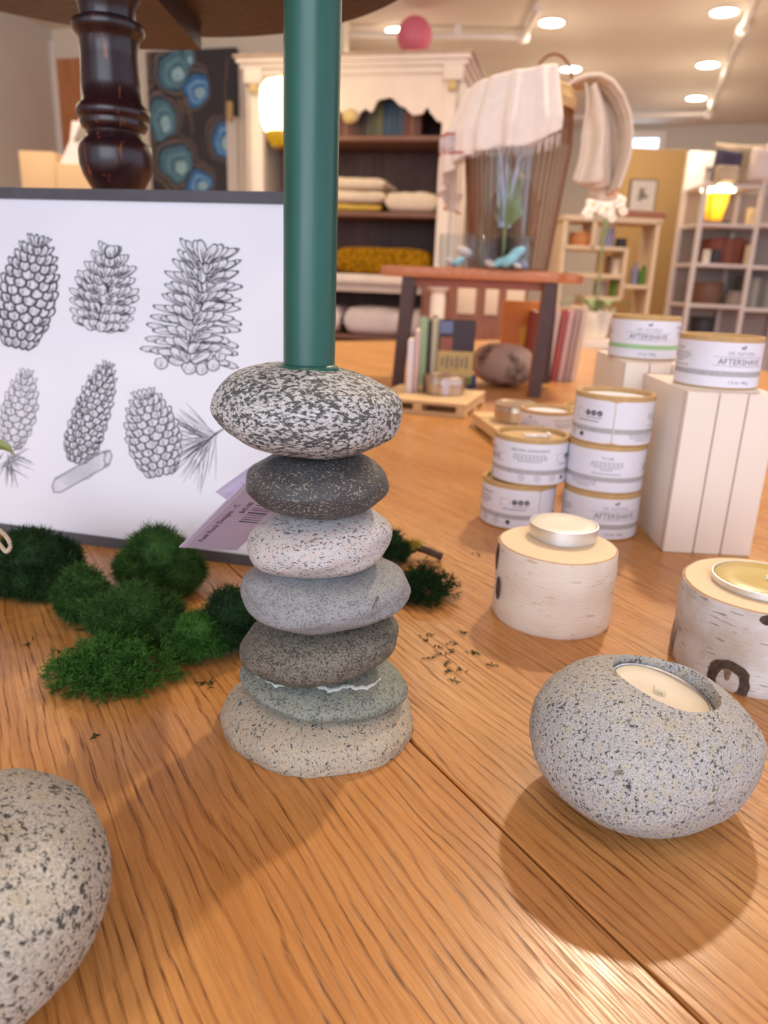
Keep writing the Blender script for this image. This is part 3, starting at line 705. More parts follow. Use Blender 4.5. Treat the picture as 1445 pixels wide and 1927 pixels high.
# ------------------------------------------------------------------ moss
def clump(name, label, px_, py, wpx, toppx, mat_, seed, n=6500, bl=.0046, open_=False, mid=None, aspect=.8):
    fpt = at_z(px_, py); zc = -(CR.to_3x3().transposed() @ (fpt - CAMP)).z; rx = wpx / 2 * zc / F; ry = rx * aspect
    c = Vector((fpt.x, fpt.y + ry * .8, T)); c.x = at_y(px_, (py + toppx) / 2, c.y).x
    hgt = max(.010, at_y(px_, toppx, c.y).z - T)
    rr = random.Random(seed); m = MB()
    lobes = []
    nl = 9
    for k in range(nl):
        a = 2 * pi * k / nl + rr.uniform(-.3, .3); q = rr.uniform(.46, .66)
        rad = rx * rr.uniform(.36, .46); lobes.append((Vector((cos(a) * rx * q, sin(a) * ry * q, max(rad * .55, hgt * rr.uniform(.25, .5)))), rad, min(rad, hgt * .5)))
    lobes.append((Vector((0, 0, hgt * .50)), rx * .74, hgt * .48)); lobes.append((Vector((-rx * .2, -ry * .2, hgt * .45)), rx * .5, hgt * .42))
    vs, fs = ico(3)
    def blade(p, d, l, wd, bend):
        s_ = d.cross(Vector((rr.uniform(-1, 1), rr.uniform(-1, 1), rr.uniform(-1, 1)))).normalized() * wd
        q1 = p + d * l * .5 + bend * l * .12; q2 = p + d * l + bend * l * .45
        m.add([p - s_, p + s_, q1 + s_ * .8, q1 - s_ * .8, q2], [(0, 1, 2, 3), (3, 2, 4)])
    if not open_:
        for cc, rd, rz_ in lobes:
            m.add([cc + Vector((p.x * rd, p.y * rd * aspect, p.z * rz_)) * (.82 + .10 * noise.noise(p * 5 + cc * 50)) for p in vs], fs)
        lo = min(v_[2] for v_ in m.v); m.v = [(x, y, max(z, .0004)) for x, y, z in m.v]
        cnt = 0; tries = 0
        while cnt < n and tries < n * 6:
            tries += 1; cc, rd, rz_ = rr.choice(lobes)
            d = Vector((rr.gauss(0, 1), rr.gauss(0, 1), rr.gauss(.25, 1))).normalized(); p = cc + Vector((d.x * rd, d.y * rd * aspect, d.z * rz_)) * .9
            if p.z < .001: continue
            ins = False
            for c2, r2, z2 in lobes:
                if c2 is cc: continue
                e = p - c2
                if (e.x / r2) ** 2 + (e.y / (r2 * aspect)) ** 2 + (e.z / z2) ** 2 < .66: ins = True; break
            if ins: continue
            nn = Vector((d.x / rd, d.y / rd, d.z / rz_)).normalized(); j = Vector((rr.gauss(0, .55), rr.gauss(0, .55), rr.gauss(0, .55)))
            blade(p - nn * bl * .4, (nn + j).normalized(), bl * rr.uniform(.6, 1.35), .00020 + .00014 * rr.random(), j)
            cnt += 1
    else:
        def grow(p, d, l, lev):
            e = p + d * l; blade(p, d, l, .00028 if lev < 3 else .0002, Vector((rr.gauss(0, .5), rr.gauss(0, .5), rr.gauss(0, .5)))); 
            if lev >= 4: return
            for k in range(3 if lev < 3 else 3):
                dd = (d + Vector((rr.gauss(0, .62), rr.gauss(0, .62), rr.gauss(0, .45)))).normalized(); q = p + d * l * rr.uniform(.45, 1)
                if q.z + dd.z * l * .7 < .0006: dd.z = abs(dd.z) * .3
                grow(q, dd.normalized(), l * .72, lev + 1)
        lumps = [(-.55, -.25, .35, .5), (-.12, .1, .42, .75), (.05, .45, .40, 1.0), (.50, -.05, .42, .8), (.15, -.45, .35, .6)]
        for k in range(n):
            lx, ly, lr, lh = lumps[k % 5]; a = rr.uniform(0, 2 * pi); q = sqrt(rr.random()); p = Vector((rx * (lx + cos(a) * q * lr * .7), ry * (ly + sin(a) * q * lr * .7), .0012 + hgt * lh * .42 * (1 - q * .8) * rr.random()))
            d = Vector((cos(a) * q * 1.2 + rr.gauss(0, .3), sin(a) * q * 1.2 + rr.gauss(0, .3), rr.uniform(.3, 1.0) * (1.3 - q))).normalized()
            grow(p, d, hgt * (.20 + .12 * lh), 0)
        for i, (x, y, z) in enumerate(m.v): m.v[i] = (x, y, max(z, .0004))
    return tag(build(name, m, mat_, None, False, c), label, 'moss', 'clumps of preserved moss on the table')
clump('moss_clump', 'big dark mossy mound at the left edge in front of the frame', 62, 1142, 205, 985, 'moss_dark', 1, 9000)
clump('moss_clump', 'tall round moss mound against the lower frame edge, middle of the pile', 298, 1136, 184, 982, 'moss', 2, 10000)
clump('moss_clump', 'small moss lump between the left mound and the middle mound', 160, 1196, 128, 1056, 'moss', 3, 6500)
clump('moss_clump', 'wide moss cushion in the centre of the pile', 258, 1240, 190, 1092, 'moss', 4, 9000)
clump('moss_clump', 'loose feathery moss sprig nearest the viewer', 210, 1300, 196, 1176, 'moss_bright', 5, 150, open_=True, aspect=.62)
clump('moss_clump', 'bright moss tuft just left of the stacked stones', 374, 1258, 118, 1146, 'moss_bright', 6, 6500, .0040)
clump('moss_clump', 'dark moss clump tucked behind the lower stones', 432, 1246, 132, 1096, 'moss_dark', 7, 6500)
clump('moss_clump', 'dark moss peeking out right of the pinkish stone', 738, 1066, 64, 994, 'moss_dark', 8, 3500)
clump('moss_clump', 'small open moss sprig right of the stacked stones', 794, 1132, 88, 1052, 'moss_dark', 9, 110, open_=True)
clump('moss_clump', 'low moss lump beside the big mound at the left edge', 18, 1128, 60, 1040, 'moss_dark', 10, 3000)
# lichen twig
a = at_z(762, 1044, T + .004); b = at_z(832, 1046, T + .004)
lt = thing('lichen_twig', 'short brown twig with yellow lichen lying right of the pinkish stone', 'twig', (a.x, a.y, T)); ol = -Vector(lt.location)
pts = [a, a.lerp(b, .3) + Vector((0, .006, .004)), a.lerp(b, .6) + Vector((0, .002, .003)), b + Vector((0, 0, -.001))]
mb = MB().tube([pts[0].lerp(pts[1], i / 5) for i in range(5)] + [pts[1].lerp(pts[2], i / 5) for i in range(5)] + [pts[2].lerp(pts[3], i / 5) for i in range(6)], [.0028 + .0011 * noise.noise(Vector((i * .8, 0, 0))) for i in range(16)], 10).shift(ol)
build('twig', mb, 'twig', lt, True)
m = MB(); rr = random.Random(3)
for k in range(700):
    t_ = rr.uniform(.0, .55); p = pts[0].lerp(pts[2], t_) + Vector((rr.gauss(0, .0022), rr.gauss(.003, .0025), .004 + abs(rr.gauss(0, .0022)))); d = Vector((rr.gauss(0, 1), rr.gauss(0, 1), rr.uniform(0, 1.4))).normalized(); s_ = d.orthogonal().normalized() * .0004
    q = p + d * .0026; m.add([p - s_, p + s_, q], [(0, 1, 2)])
build('lichen', m.shift(ol), 'lichen', lt)
# crumbs of moss on the wood
rr = random.Random(11); base = None
cr = [(806, 1240), (832, 1234), (848, 1212), (851, 1228), (838, 1250), (866, 1262), (800, 1205), (896, 1228), (812, 1195), (872, 1192), (140, 1172), (150, 1186), (158, 1216), (205, 1205), (140, 1222), (180, 1388), (52, 1212), (384, 1286), (398, 1290), (112, 1228), (902, 1046), (893, 1228), (926, 1252), (820, 1218), (843, 1265), (856, 1284)]
for i, (x, y) in enumerate(cr):
    p = at_z(x, y); m = MB(); L = .0032 if i not in (17, 18) else .006
    for k in range(5):
        a = rr.uniform(0, 2 * pi); d = Vector((cos(a), sin(a), rr.uniform(0, .3))); o_ = Vector((rr.gauss(0, .0012), rr.gauss(0, .0012), .0004)); m.tube([o_, o_ + d * L * .5 + Vector((0, 0, .0003)), o_ + d * L * rr.uniform(.6, 1)], [.0003, .00028, .00012], 4)
    m.v = [(q[0], q[1], max(0, q[2])) for q in m.v]
    tag(build('moss_crumb', m, 'moss_dark', None, False, p), 'tiny dark green moss crumb fallen on the oak table', 'crumb', 'moss crumbs on the table')
# plant tip and cord at the left edge
M['leafg'] = plain('olive_leaf', '7E8B57', .5, var=.15, scale=90); M['cord'] = plain('jute_cord', 'B7A68F', .9, var=.2, scale=400, bump=.4)
P0 = [at_y(x, y, .36) for x, y in ((-40, 838), (-15, 834), (5, 838), (20, 846), (30, 862))]
m = MB(); wd = [.0026, .0030, .0026, .0018, .0003]
rows_ = []
for p, k in zip(P0, wd): rows_ += [p + Vector((0, .3 * k, k)), p + Vector((0, -.3 * k, 0)), p + Vector((0, .3 * k, -k)), p + Vector((0, .6 * k, 0))]
m.add(rows_, [(4 * i + j, 4 * i + (j + 1) % 4, 4 * i + 4 + (j + 1) % 4, 4 * i + 4 + j) for i in range(4) for j in range(4)])
m.tube([P0[0], P0[0] + Vector((-.02, 0, -.03)), Vector((P0[0].x - .03, .362, T))], .0018, 8)
tag(build('plant_leaf', m.shift(-Vector((P0[0].x, .36, T))), 'leafg', None, True, (P0[0].x, .36, T)), 'olive green leaf tip reaching in at the left edge over the pine cone print', 'leaf')
cpt = [at_y(x, y, .345) for x, y in ((-60, 985), (-20, 990), (2, 1000), (16, 1016), (19, 1030), (12, 1038), (2, 1028), (-14, 1010), (-40, 1000), (-70, 1010))]
cs = []
for i in range(len(cpt) - 1):
    for j in range(5):
        t_ = j / 5; p0 = cpt[max(0, i - 1)]; p1 = cpt[i]; p2 = cpt[i + 1]; p3 = cpt[min(len(cpt) - 1, i + 2)]
        cs.append(.5 * ((2 * p1) + (p2 - p0) * t_ + (2 * p0 - 5 * p1 + 4 * p2 - p3) * t_ * t_ + (3 * p1 - p0 - 3 * p2 + p3) * t_ ** 3))
cs.append(cpt[-1]); cs.append(Vector((cpt[-1].x, .345, T + .001)))
tag(build('cord_loop', MB().tube(cs, .0011, 8).shift(-Vector((cs[-1].x, .345, T))), 'cord', None, True, (cs[-1].x, .345, T)), 'loop of pale jute cord hanging in at the left edge above the moss', 'cord')

# ------------------------------------------------------------------ price tag hanging from the stones
O = at_y(337, 1030, .362); U3 = at_y(428, 940, .341) - O; V3 = at_y(437, 1030, .380) - O
N3 = U3.cross(V3).normalized()
if N3.y > 0: N3 = -N3
pt = thing('price_tag', 'lavender price tag with a barcode hanging behind the dark stone', 'price tag', O); U1 = U3.normalized(); V1 = (V3 - U1 * V3.dot(U1)).normalized()
LU = U3.length; LV = V3.length
def tp(u, v_, e=0.0): return U1 * u + V1 * v_ + N3 * e
def tquad(m, pts, e0, e1):
    n = len(pts); m.add([tp(u, v_, e0) for u, v_ in pts] + [tp(u, v_, e1) for u, v_ in pts], [tuple(range(n)), tuple(range(2 * n - 1, n - 1, -1))] + [(i, (i + 1) % n, n + (i + 1) % n, n + i) for i in range(n)])
m = MB(); tquad(m, [(0, 0), (LU * 1.28, 0), (LU * 1.28, LV * 1.15), (0, LV * 1.15)], 0, -.0004); build('card', m, 'lav', pt)
m = MB(); tquad(m, [(.0003, .0003), (LU * 1.27, .0003), (LU * 1.27, LV * .12), (.0003, LV * .12)], .0002, .0000); build('tape_edge', m, 'lav2', pt)
def tt(s_, u0, v0, size, nm='lettering', m=None):
    vs, fs = text_mesh(s_, size); mm = MB().add([tp(u0 + x, v0 - y, .0003) for x, y in vs], fs); return build(nm, mm, 'black', pt)
tt('Funk Rock Designs - C', LU * .16, LV * .30, .0042); tt('$65.00', LU * .78, LV * .50, .0040)
m = MB(); rr = random.Random(5)
for k, (q, wdt) in enumerate(((.62, .0006), (.67, .0003), (.715, .0002), (.76, .0002), (.80, .0008), (.86, .0003), (.90, .0002), (.955, .0004), (.99, .0009), (1.03, .0003), (1.06, .0006))):
    tquad(m, [(LU * q, LV * .58), (LU * q + wdt, LV * .58), (LU * q + wdt, LV * .95), (LU * q, LV * .95)], .00032, .0002)
build('barcode', m, 'black', pt)
# the folded upper half of the tag
m = MB(); A_ = [at_y(405, 926, .352), at_y(480, 872, .338), at_y(530, 930, .345), at_y(455, 960, .360)]; A_ = [p - O for p in A_]; nn = (A_[1] - A_[0]).cross(A_[3] - A_[0]).normalized() * .0004
m.add(A_ + [p + nn for p in A_], [(3, 2, 1, 0), (4, 5, 6, 7), (0, 1, 5, 4), (1, 2, 6, 5), (2, 3, 7, 6), (3, 0, 4, 7)]); build('folded_flap', m, 'lav2', pt)
build('string', MB().tube([at_y(480, 905, .345) - O, at_y(520, 925, .338) - O, at_y(560, 930, .335) - O], .0006, 6), 'wick', pt, True)

# ------------------------------------------------------------------ white risers
def riser(name, label, p, sx, sy, h, rz, slats):
    o = thing(name, label, 'display block', p, rz); d = .010
    m = MB().box((sx / 2, (sy + d) / 2, h / 2), (sx, sy - d, h), 0, .0008); build('block', m, 'white_block', o, 30)
    x = 0
    for wd in slats: build('front_slat', MB().box((x + wd / 2 - .0002, d / 2, h / 2), (wd - .0009, d, h), 0, .0009), 'white_block', o, 30); x += wd
    return o
riser('display_block', 'front cream wooden block riser with two grooves, right of the stacked tins', (.2255, .5660, T), .0700, .118, .129, R(-2), (.0245, .0215, .024))
riser('display_block', 'rear cream wooden block riser behind the three stacked tins', (.2128, .6850, T), .0860, .128, .138, R(-3), (.022, .020, .022, .022))
# ------------------------------------------------------------------ paper tube tins
CR_, CHH = .0318, .0400
def cyl_text(m, s_, phi, z, size, rad, align='CENTER'):
    vs, fs = text_mesh(s_, size, align); m.add([(rad * cos(phi + x / rad), rad * sin(phi + x / rad), z + y) for x, y in vs], fs)
def cyl_rect(m, phi, z, w_, h_, rad, n=6):
    vs = []; 
    for i in range(n + 1):
        a = phi + (i / n - .5) * w_ / rad; vs += [(rad * cos(a), rad * sin(a), z - h_ / 2), (rad * cos(a), rad * sin(a), z + h_ / 2)]
    m.add(vs, [(2 * i, 2 * i + 2, 2 * i + 3, 2 * i + 1) for i in range(n)])
def cyl_disc(m, phi, z, r_, rad, n=18, inner=0):
    vs = []
    for i in range(n):
        t_ = 2 * pi * i / n; vs.append((rad * cos(phi + r_ * cos(t_) / rad), rad * sin(phi + r_ * cos(t_) / rad), z + r_ * sin(t_)))
        if inner: vs.append((rad * cos(phi + inner * cos(t_) / rad), rad * sin(phi + inner * cos(t_) / rad), z + inner * sin(t_)))
    m.add(vs, [tuple(range(n))] if not inner else [(2 * i, 2 * ((i + 1) % n), 2 * ((i + 1) % n) + 1, 2 * i + 1) for i in range(n)])
def paper_tin(label, loc, face, green=False, sticker=False, white_lid=False, name='paper_tin'):
    """face: angle on the wrap-around label that looks at the viewer"""
    t_ = thing(name, label, 'tin', loc, 0, 'paper tube tins'); h = CHH; r_ = CR_
    base = atan2(-loc[1], -loc[0]) - R(face)
    build('tube', MB().lathe([(r_ - .001, 0), (r_, .0006), (r_, h - .0006), (r_ - .0007, h), (r_ - .0026, h), (r_ - .0032, h - .0008), (r_ - .0032, h - .0045), (0, h - .0045)], 64), 'kraft', t_, 40)
    build('lid_paper' if white_lid else 'lid', MB().lathe([(r_ - .0045, h - .0044), (r_ - .0050, h - .0038), (0, h - .0038)], 56), 'label' if white_lid else 'kraft_in', t_, 40)
    z0, z1 = .0016, h - .0042; rl = r_ + .00025
    n = 72; m = MB(); vs = []
    for i in range(n + 1):
        a = base + R(188) + (2 * pi - .02) * i / n; e = .0011 * max(0, 1 - min(i, n - i) / 2.0)
        vs += [(rl * cos(a), rl * sin(a), z0 + e), (rl * cos(a), rl * sin(a), z1 - e)]
    m.add(vs, [(2 * i, 2 * i + 2, 2 * i + 3, 2 * i + 1) for i in range(n)])
    lb = build('label', m, 'label', t_, 60)
    m = MB(); rb = rl + .00005; hb = .0042; zb = .0098; vs = []
    for i in range(n + 1):
        a = base + R(189) + (2 * pi - .04) * i / n; vs += [(rb * cos(a), rb * sin(a), zb), (rb * cos(a), rb * sin(a), zb + hb)]
    m.add(vs, [(2 * i, 2 * i + 2, 2 * i + 3, 2 * i + 1) for i in range(n)]); build('stripe', m, 'band_g' if green else 'band', lb, 60)
    rt = rb + .00004; A = lambda d: base + R(d)
    m = MB(); m.m = 0
    cyl_text(m, 'DR. NATURAL', A(0), .0265, .0036, rt); m.m = 1; cyl_text(m, 'AFTERSHAVE', A(0), .0193, .0062, rt); m.m = 0
    for zz in (.0252, .0178): cyl_rect(m, A(0), zz, .020, .00018, rt)
    for zz in (.0248, .0182): cyl_rect(m, A(0), zz, .044, .0003, rt, 14)
    for k, (dx, dz, q) in enumerate(((-.0012, .0008, .0011), (.0010, .0014, .0013), (.0002, 0, .0007))): cyl_disc(m, A(0) + dx / rt, .0312 + dz, q, rt, 8)
    m.m = 1; cyl_text(m, '1.5 oz / 44 g', A(0), .0045, .0034, rt)
    cyl_text(m, 'NATURAL INGREDIENTS', A(82), .0290, .0030, rt)
    m.m = 0
    for k, wdt in enumerate((.028, .030, .029, .020)):
        for q in range(9): cyl_rect(m, A(82) + (q - 4) * wdt / 9 / rt, .0262 - k * .0018, wdt / 9 * (.72 if (q + k) % 3 else .9), .0008, rt, 2)
    m.m = 1
    for k in range(3):
        a = A(72 + k * 24); cyl_disc(m, a, .0068, .0026, rt, 16, .0023); cyl_text(m, 'VAG'[0] if k == 0 else '*', a, .0054 if k == 0 else .0045, .0036 if k == 0 else .005, rt)
    # social panel
    m.m = 1
    for k in range(3): cyl_disc(m, A(150) + (-.0012 + k * .0052) / rt, .0250, .0023, rt)
    m.m = 0; cyl_rect(m, A(150) - .0055 / rt, .0245, .0003, .0065, rt, 1); cyl_rect(m, A(150) + .004 / rt, .0212, .014, .0007, rt, 4); cyl_rect(m, A(150) - .001 / rt, .0186, .020, .0009, rt, 6)
    cyl_rect(m, A(150) - .0105 / rt, .0272, .007, .0003, rt, 2); cyl_rect(m, A(150) - .0135 / rt, .0240, .0003, .006, rt, 1); cyl_rect(m, A(150) - .0105 / rt, .0212, .006, .0003, rt, 2)
    m.m = 2
    for (k, q) in ((0, 'f'), (1, 'o'), (2, 'p')): 
        vs, fs = text_mesh(q, .0036, 'CENTER'); ph = A(150) + (-.0012 + k * .0052) / rt; m.add([((rt + .00004) * cos(ph + x / rt), (rt + .00004) * sin(ph + x / rt), .0240 + y) for x, y in vs], fs)
    m.m = 1; cyl_text(m, 'TO USE', A(265), .0285, .0028, rt); m.m = 0
    for k, wdt in enumerate((.026, .028, .022, .010, .024)):
        for q in range(8): cyl_rect(m, A(265) + (q - 3.5) * wdt / 8 / rt, .0258 - k * .0020 - (.0012 if k == 4 else 0), wdt / 8 * .78, .0008, rt, 2)
    for k, wdt in enumerate((.024, .022, .012)):
        for q in range(7): cyl_rect(m, A(232) + (q - 3) * wdt / 7 / rt, .0088 - k * .0019, wdt / 7 * .8, .0007, rt, 2)
    m.m = 1; cyl_disc(m, A(140), .0070, .0020, rt, 14)
    build('printed_text', m, ['tin_ink', 'tin_ink_d', 'label'], lb)
    if sticker:
        s_ = build('price_sticker', MB().box((.0042, .002, h - .0030), (.020, .015, .0003)).box((.0150, .0035, h - .0012), (.003, .012, .0003), 0, 0, None), 'label', t_)
        mm = MB(); 
        for k in range(9): mm.box((.0045 + k * .0008, .001, h - .00283), (.0003 + .0002 * (k % 3 == 0), .009, .00006))
        for k in range(3): mm.box((-.002, .005 - k * .003, h - .00283), (.005, .0008, .00006))
        build('barcode', mm, 'tin_ink', s_)
    return t_
C3 = (.1868, .6190)
paper_tin('white labelled paper tin at the bottom of the stack of three', (C3[0], C3[1], T), 335)
paper_tin('white labelled paper tin in the middle of the stack of three', (C3[0] - .0004, C3[1] + .0006, T + CHH), 262)
paper_tin('topmost paper tin of the stack of three, recessed kraft lid', (C3[0] + .0006, C3[1] - .0004, T + 2 * CHH), 185, white_lid=True)
paper_tin('bottom paper tin of the stack of two, behind the cream birch holder', (.1180, .6350, T), 152)
paper_tin('upper paper tin of the stack of two with a white barcode sticker on its lid', (.1250, .6345, T + CHH), 82, sticker=True)
paper_tin('white labelled paper tin standing on the front cream block', (.2665, .6180, T + .129), -32)
paper_tin('paper tin with a green stripe standing on the rear cream block', (.2450, .7430, T + .138), -8 + 360, green=True)
# ------------------------------------------------------------------ small pallets and what stands on them
def pallet(label, p, sx, sy, rz, h=.020):
    o = thing('wooden_mini_pallet', label, 'pallet', p, rz); k = h / 4.0
    n = 5
    for i in range(n): build('top_slat', MB().box((0, -sy / 2 + (i + .5) * sy / n, h - k / 2), (sx, sy / n * .86, k), 0, .0006), 'pine', o)
    for x in (-sx / 2 + .008, 0, sx / 2 - .008): build('stringer', MB().box((x, 0, h / 2), (.014, sy, h - 2 * k)), 'pine', o)
    for y in (-sy / 2 + .010, 0, sy / 2 - .010): build('bottom_slat', MB().box((0, y, k / 2), (sx, .018, k)), 'pine', o)
    return o
P1 = Vector((.0700, 1.2500, T)); pallet('pale wooden mini pallet under the metal tin and white books', P1, .155, .17, R(-17), .022)
P2 = Vector((.2350, .9800, T)); pallet('pale wooden mini pallet behind the stacks of paper tins', P2, .19, .26, R(8), .020)
def metal_tin(label, loc, r_, h):
    t_ = thing('metal_tin', label, 'tin', loc)
    build('body', MB().lathe([(r_ - .0015, 0), (r_ - .0005, .001), (r_ - .0005, h * .62)], 48), 'steel', t_, 40)
    build('lid', MB().lathe([(r_, h * .55), (r_ + .0004, h * .60), (r_, h * .64), (r_, h - .0015), (r_ - .0015, h), (r_ - .004, h - .0002), (r_ - .005, h - .0012), (0, h - .0012)], 48), 'steel', t_, 40)
    return t_
mtn = metal_tin('round silver metal tin on the far mini pallet beside the books', P1 + Vector((.0220, .012, .022)), .036, .030)
m = MB(); cyl_rect(m, R(-88), .015, .010, .026, .0365, 4); build('clear_tape', m, 'lav2', mtn)
metal_tin('round silver metal tin at the left end of the nearer mini pallet', (.1780, 1.0300, T + .020), .031, .026)
kt = paper_tin('squat kraft rimmed paper tin on the nearer mini pallet', (.1920, .9000, T + .020), 35, white_lid=True)
paper_tin('paper tin half hidden behind the squat one on the mini pallet', (.2520, .9350, T + .020), 120)
# ------------------------------------------------------------------ books
def bookm(n_, c): M[n_] = plain(n_ + '_cover', c, .55, var=.06, scale=60); return n_
M['pages'] = plain('book_pages', 'EDE4D2', .8, var=.05, scale=300)
def book(label, loc, th, dp, h, col, rz=0, tilt=0.0, group=None, name='book'):
    o = thing(name, label, 'book', loc, rz, group); mt_ = Matrix.Rotation(R(tilt), 4, 'Y')
    c = MB().box((0, dp / 2, h / 2), (th, dp, h), 0, .0012, mt_); build('cover', c, col, o, 30)
    build('pages', MB().box((0, dp / 2 + .0015, h / 2), (th * .72, dp + .0005, h + .0006), 0, 0, mt_), 'pages', o)
    return o
# white, green, dark and cream ones behind the tin, spines to the viewer
for (x, wpx, top, yb, c, nm, lb) in ((771, 12, 640, 1.245, 'E6DDE2', 'bk_white', 'white slim book standing at the left end beside the metal tin'), (782, 8, 622, 1.25, 'D9B8B4', 'bk_blush', 'thin blush pink book beside the white one on the mini pallet')):
    p = at_y(x, 700, yb); z0 = T + .022; h = at_y(x, top, yb).z - z0
    book(lb, (p.x, yb, z0), wpx / F * yb * .98, .07, h, bookm(nm, c), R(-4), 0, 'books behind the metal tin')
for (x, wpx, top, c, nm, lb) in ((793, 15, 598, 'A9C795', 'bk_green', 'light green book spine left of the dark one behind the tin'), (805, 9, 604, '4A3A38', 'bk_dark', 'thin dark brown book between the light green and cream ones'), (815, 12, 598, 'E6D9B4', 'bk_cream', 'tall cream book spine beside the picture cover book')):
    p = at_y(x, 700, 1.42); h = at_y(x, top, 1.42).z - T
    book(lb, (p.x, 1.42, T), wpx / F * 1.42 * .98, .10, h, bookm(nm, c), R(-2), 0, 'books behind the metal tin')
bp = at_y(855, 700, 1.40); bh = at_y(855, 602, 1.40).z - T; bw = 68 / F * 1.37
ck = thing('picture_book', 'book with a dark photo cover and yellow title panel facing the viewer', 'book', (bp.x, 1.40, T), R(-3))
for nn_, c in (('cv_dark', '3A2A30'), ('cv_blue', '6E7CA0'), ('cv_red', '9A5A48'), ('cv_yel', 'C9AE6C'), ('cv_grn', '6F7A34'), ('cv_wat', '6A7C8C')): bookm(nn_, c)
build('cover', MB().box((0, .006, bh / 2), (bw, .012, bh), 0, .001), 'cv_dark', ck, 30)
m = MB()
for mi, (cx, cz, w_, h_) in enumerate(((-.30, .90, .36, .16), (-.28, .68, .34, .18), (0, .42, .98, .34), (0, .20, .98, .10), (-.05, .07, .86, .13))):
    m.m = mi; m.box((cx * bw, -.0004 - .00006 * mi, cz * bh), (w_ * bw, .0006, h_ * bh))
pp_ = build('cover_picture', m, ['cv_blue', 'cv_red', 'cv_yel', 'cv_grn', 'cv_wat'], ck)
m = MB()
for k in range(6): m.box((-.36 * bw + k * .135 * bw, -.0012, .44 * bh), (.07 * bw, .0004, (.12 + .05 * (k % 2)) * bh))
M['cv_ink'] = plain('cover_lettering_ink', '8E7A6A', .6); build('blurred_title', m, 'cv_ink', pp_)
tag(build('blue_cube', MB().box((0, 0, .012), (.022, .02, .024), 0, .002), bookm('bl_navy', '3A4A7A'), None, 30, at_z(884, 728, T)), 'small navy blue block on the table below the picture cover book', 'block')
# leaning books right of the stool leg
for i, (x, wpx, top, c, nm, lb) in enumerate(((1012, 13, 588, '7A2A34', 'lb_maroon', 'maroon book, leftmost of the leaning row'), (1027, 10, 586, '3A2630', 'lb_black', 'near black book in the leaning row'), (1040, 11, 584, 'E0C4B8', 'lb_blush', 'pale blush book in the leaning row'),
     (1053, 10, 582, 'B4554A', 'lb_red', 'brick red book in the leaning row'), (1065, 11, 584, 'D8AFA8', 'lb_pink', 'dusty pink book in the leaning row'), (1077, 10, 580, 'B49A8E', 'lb_tan', 'greyish tan book in the leaning row'), (1089, 11, 578, 'D8BFA8', 'lb_sand', 'sand coloured book, rightmost of the leaning row'))):
    Y = 1.68; p = at_z(x - 12, 716, T); p = at_y(x - 10, 715, Y); h = at_y(x, top, Y).z - T
    book(lb + ' behind the right stool leg', (p.x - .002, Y, T), wpx / F * Y * .95, .12, h / cos(R(5)), bookm(nm, c), 0, 4, 'leaning books')
p = at_y(975, 700, 1.80); h = at_y(975, 566, 1.80).z - T
mg = thing('orange_book', 'big orange cover book standing behind the patterned pillow', 'book', (p.x, 1.80, T)); bookm('mg_or', 'C9792E'); bookm('mg_ye', 'D9A636')
build('cover', MB().box((.005, .006, h / 2), (.105, .012, h), 0, .001), 'mg_or', mg, 30)
pt_ = build('yellow_panel', MB().box((.025, -.0005, h * .35), (.06, .0012, h * .62)), 'mg_ye', mg)
build('dark_title', MB().box((.028, -.0010, h * .74), (.03, .0014, h * .05)), 'cv_dark', mg)
# patterned pillow under the stool
t = NT('printed_linen'); v = t.coord(); n = t.noise(v, 22, 4, .6); t.set(t.ramp(n, [(.50, 'BFA596'), (.56, '9B8274'), (.66, '5A4A42')]), .9, 0, .2); M['linen_print'] = t.m
def cushion(m, c, sx, sy, sz, rot=Matrix.Identity(4), n=22):
    vs = []; 
    for i in range(n + 1):
        for j in range(n + 1):
            u, v_ = 2 * i / n - 1, 2 * j / n - 1; e = max(0, (1 - u ** 4) * (1 - v_ ** 4)) ** .42
            k = 1 - .07 * (1 - abs(u * v_)) ; vs.append((u * sx / 2 * (1 - .06 * (1 - v_ * v_)), v_ * sy / 2 * (1 - .06 * (1 - u * u)), e * sz / 2))
    top = len(vs); vs += [(x, y, -z) for x, y, z in vs]; I = lambda i, j: i * (n + 1) + j; fs = []
    for i in range(n):
        for j in range(n):
            a = (I(i, j), I(i + 1, j), I(i + 1, j + 1), I(i, j + 1)); fs.append(a); fs.append(tuple(top + q for q in a[::-1]))
    return m.add(vs, fs, Matrix.Translation(c) @ rot)
pc = at_y(948, 660, 1.56)
mR = Matrix.Rotation(atan2(-.75, .66), 4, 'Z') @ Matrix.Rotation(R(90), 4, 'Y')
m = MB().lathe([(0, -.066), (.020, -.064), (.034, -.056), (.042, -.03), (.0435, .0), (.042, .03), (.036, .052), (.026, .062), (.012, .064), (0, .063)], 36, M4=mR, f=lambda a, r, z: r * (1 + .05 * noise.noise(Vector((cos(a) * 2, sin(a) * 2, z * 30)))))
lo = min(q[2] for q in m.v); m.shift((0, 0, -lo))
tag(build('patterned_pillow', m, 'linen_print', None, 'all', (pc.x, 1.56, T)), 'rolled beige bolster pillow with a dark animal print lying under the live edge stool', 'pillow')

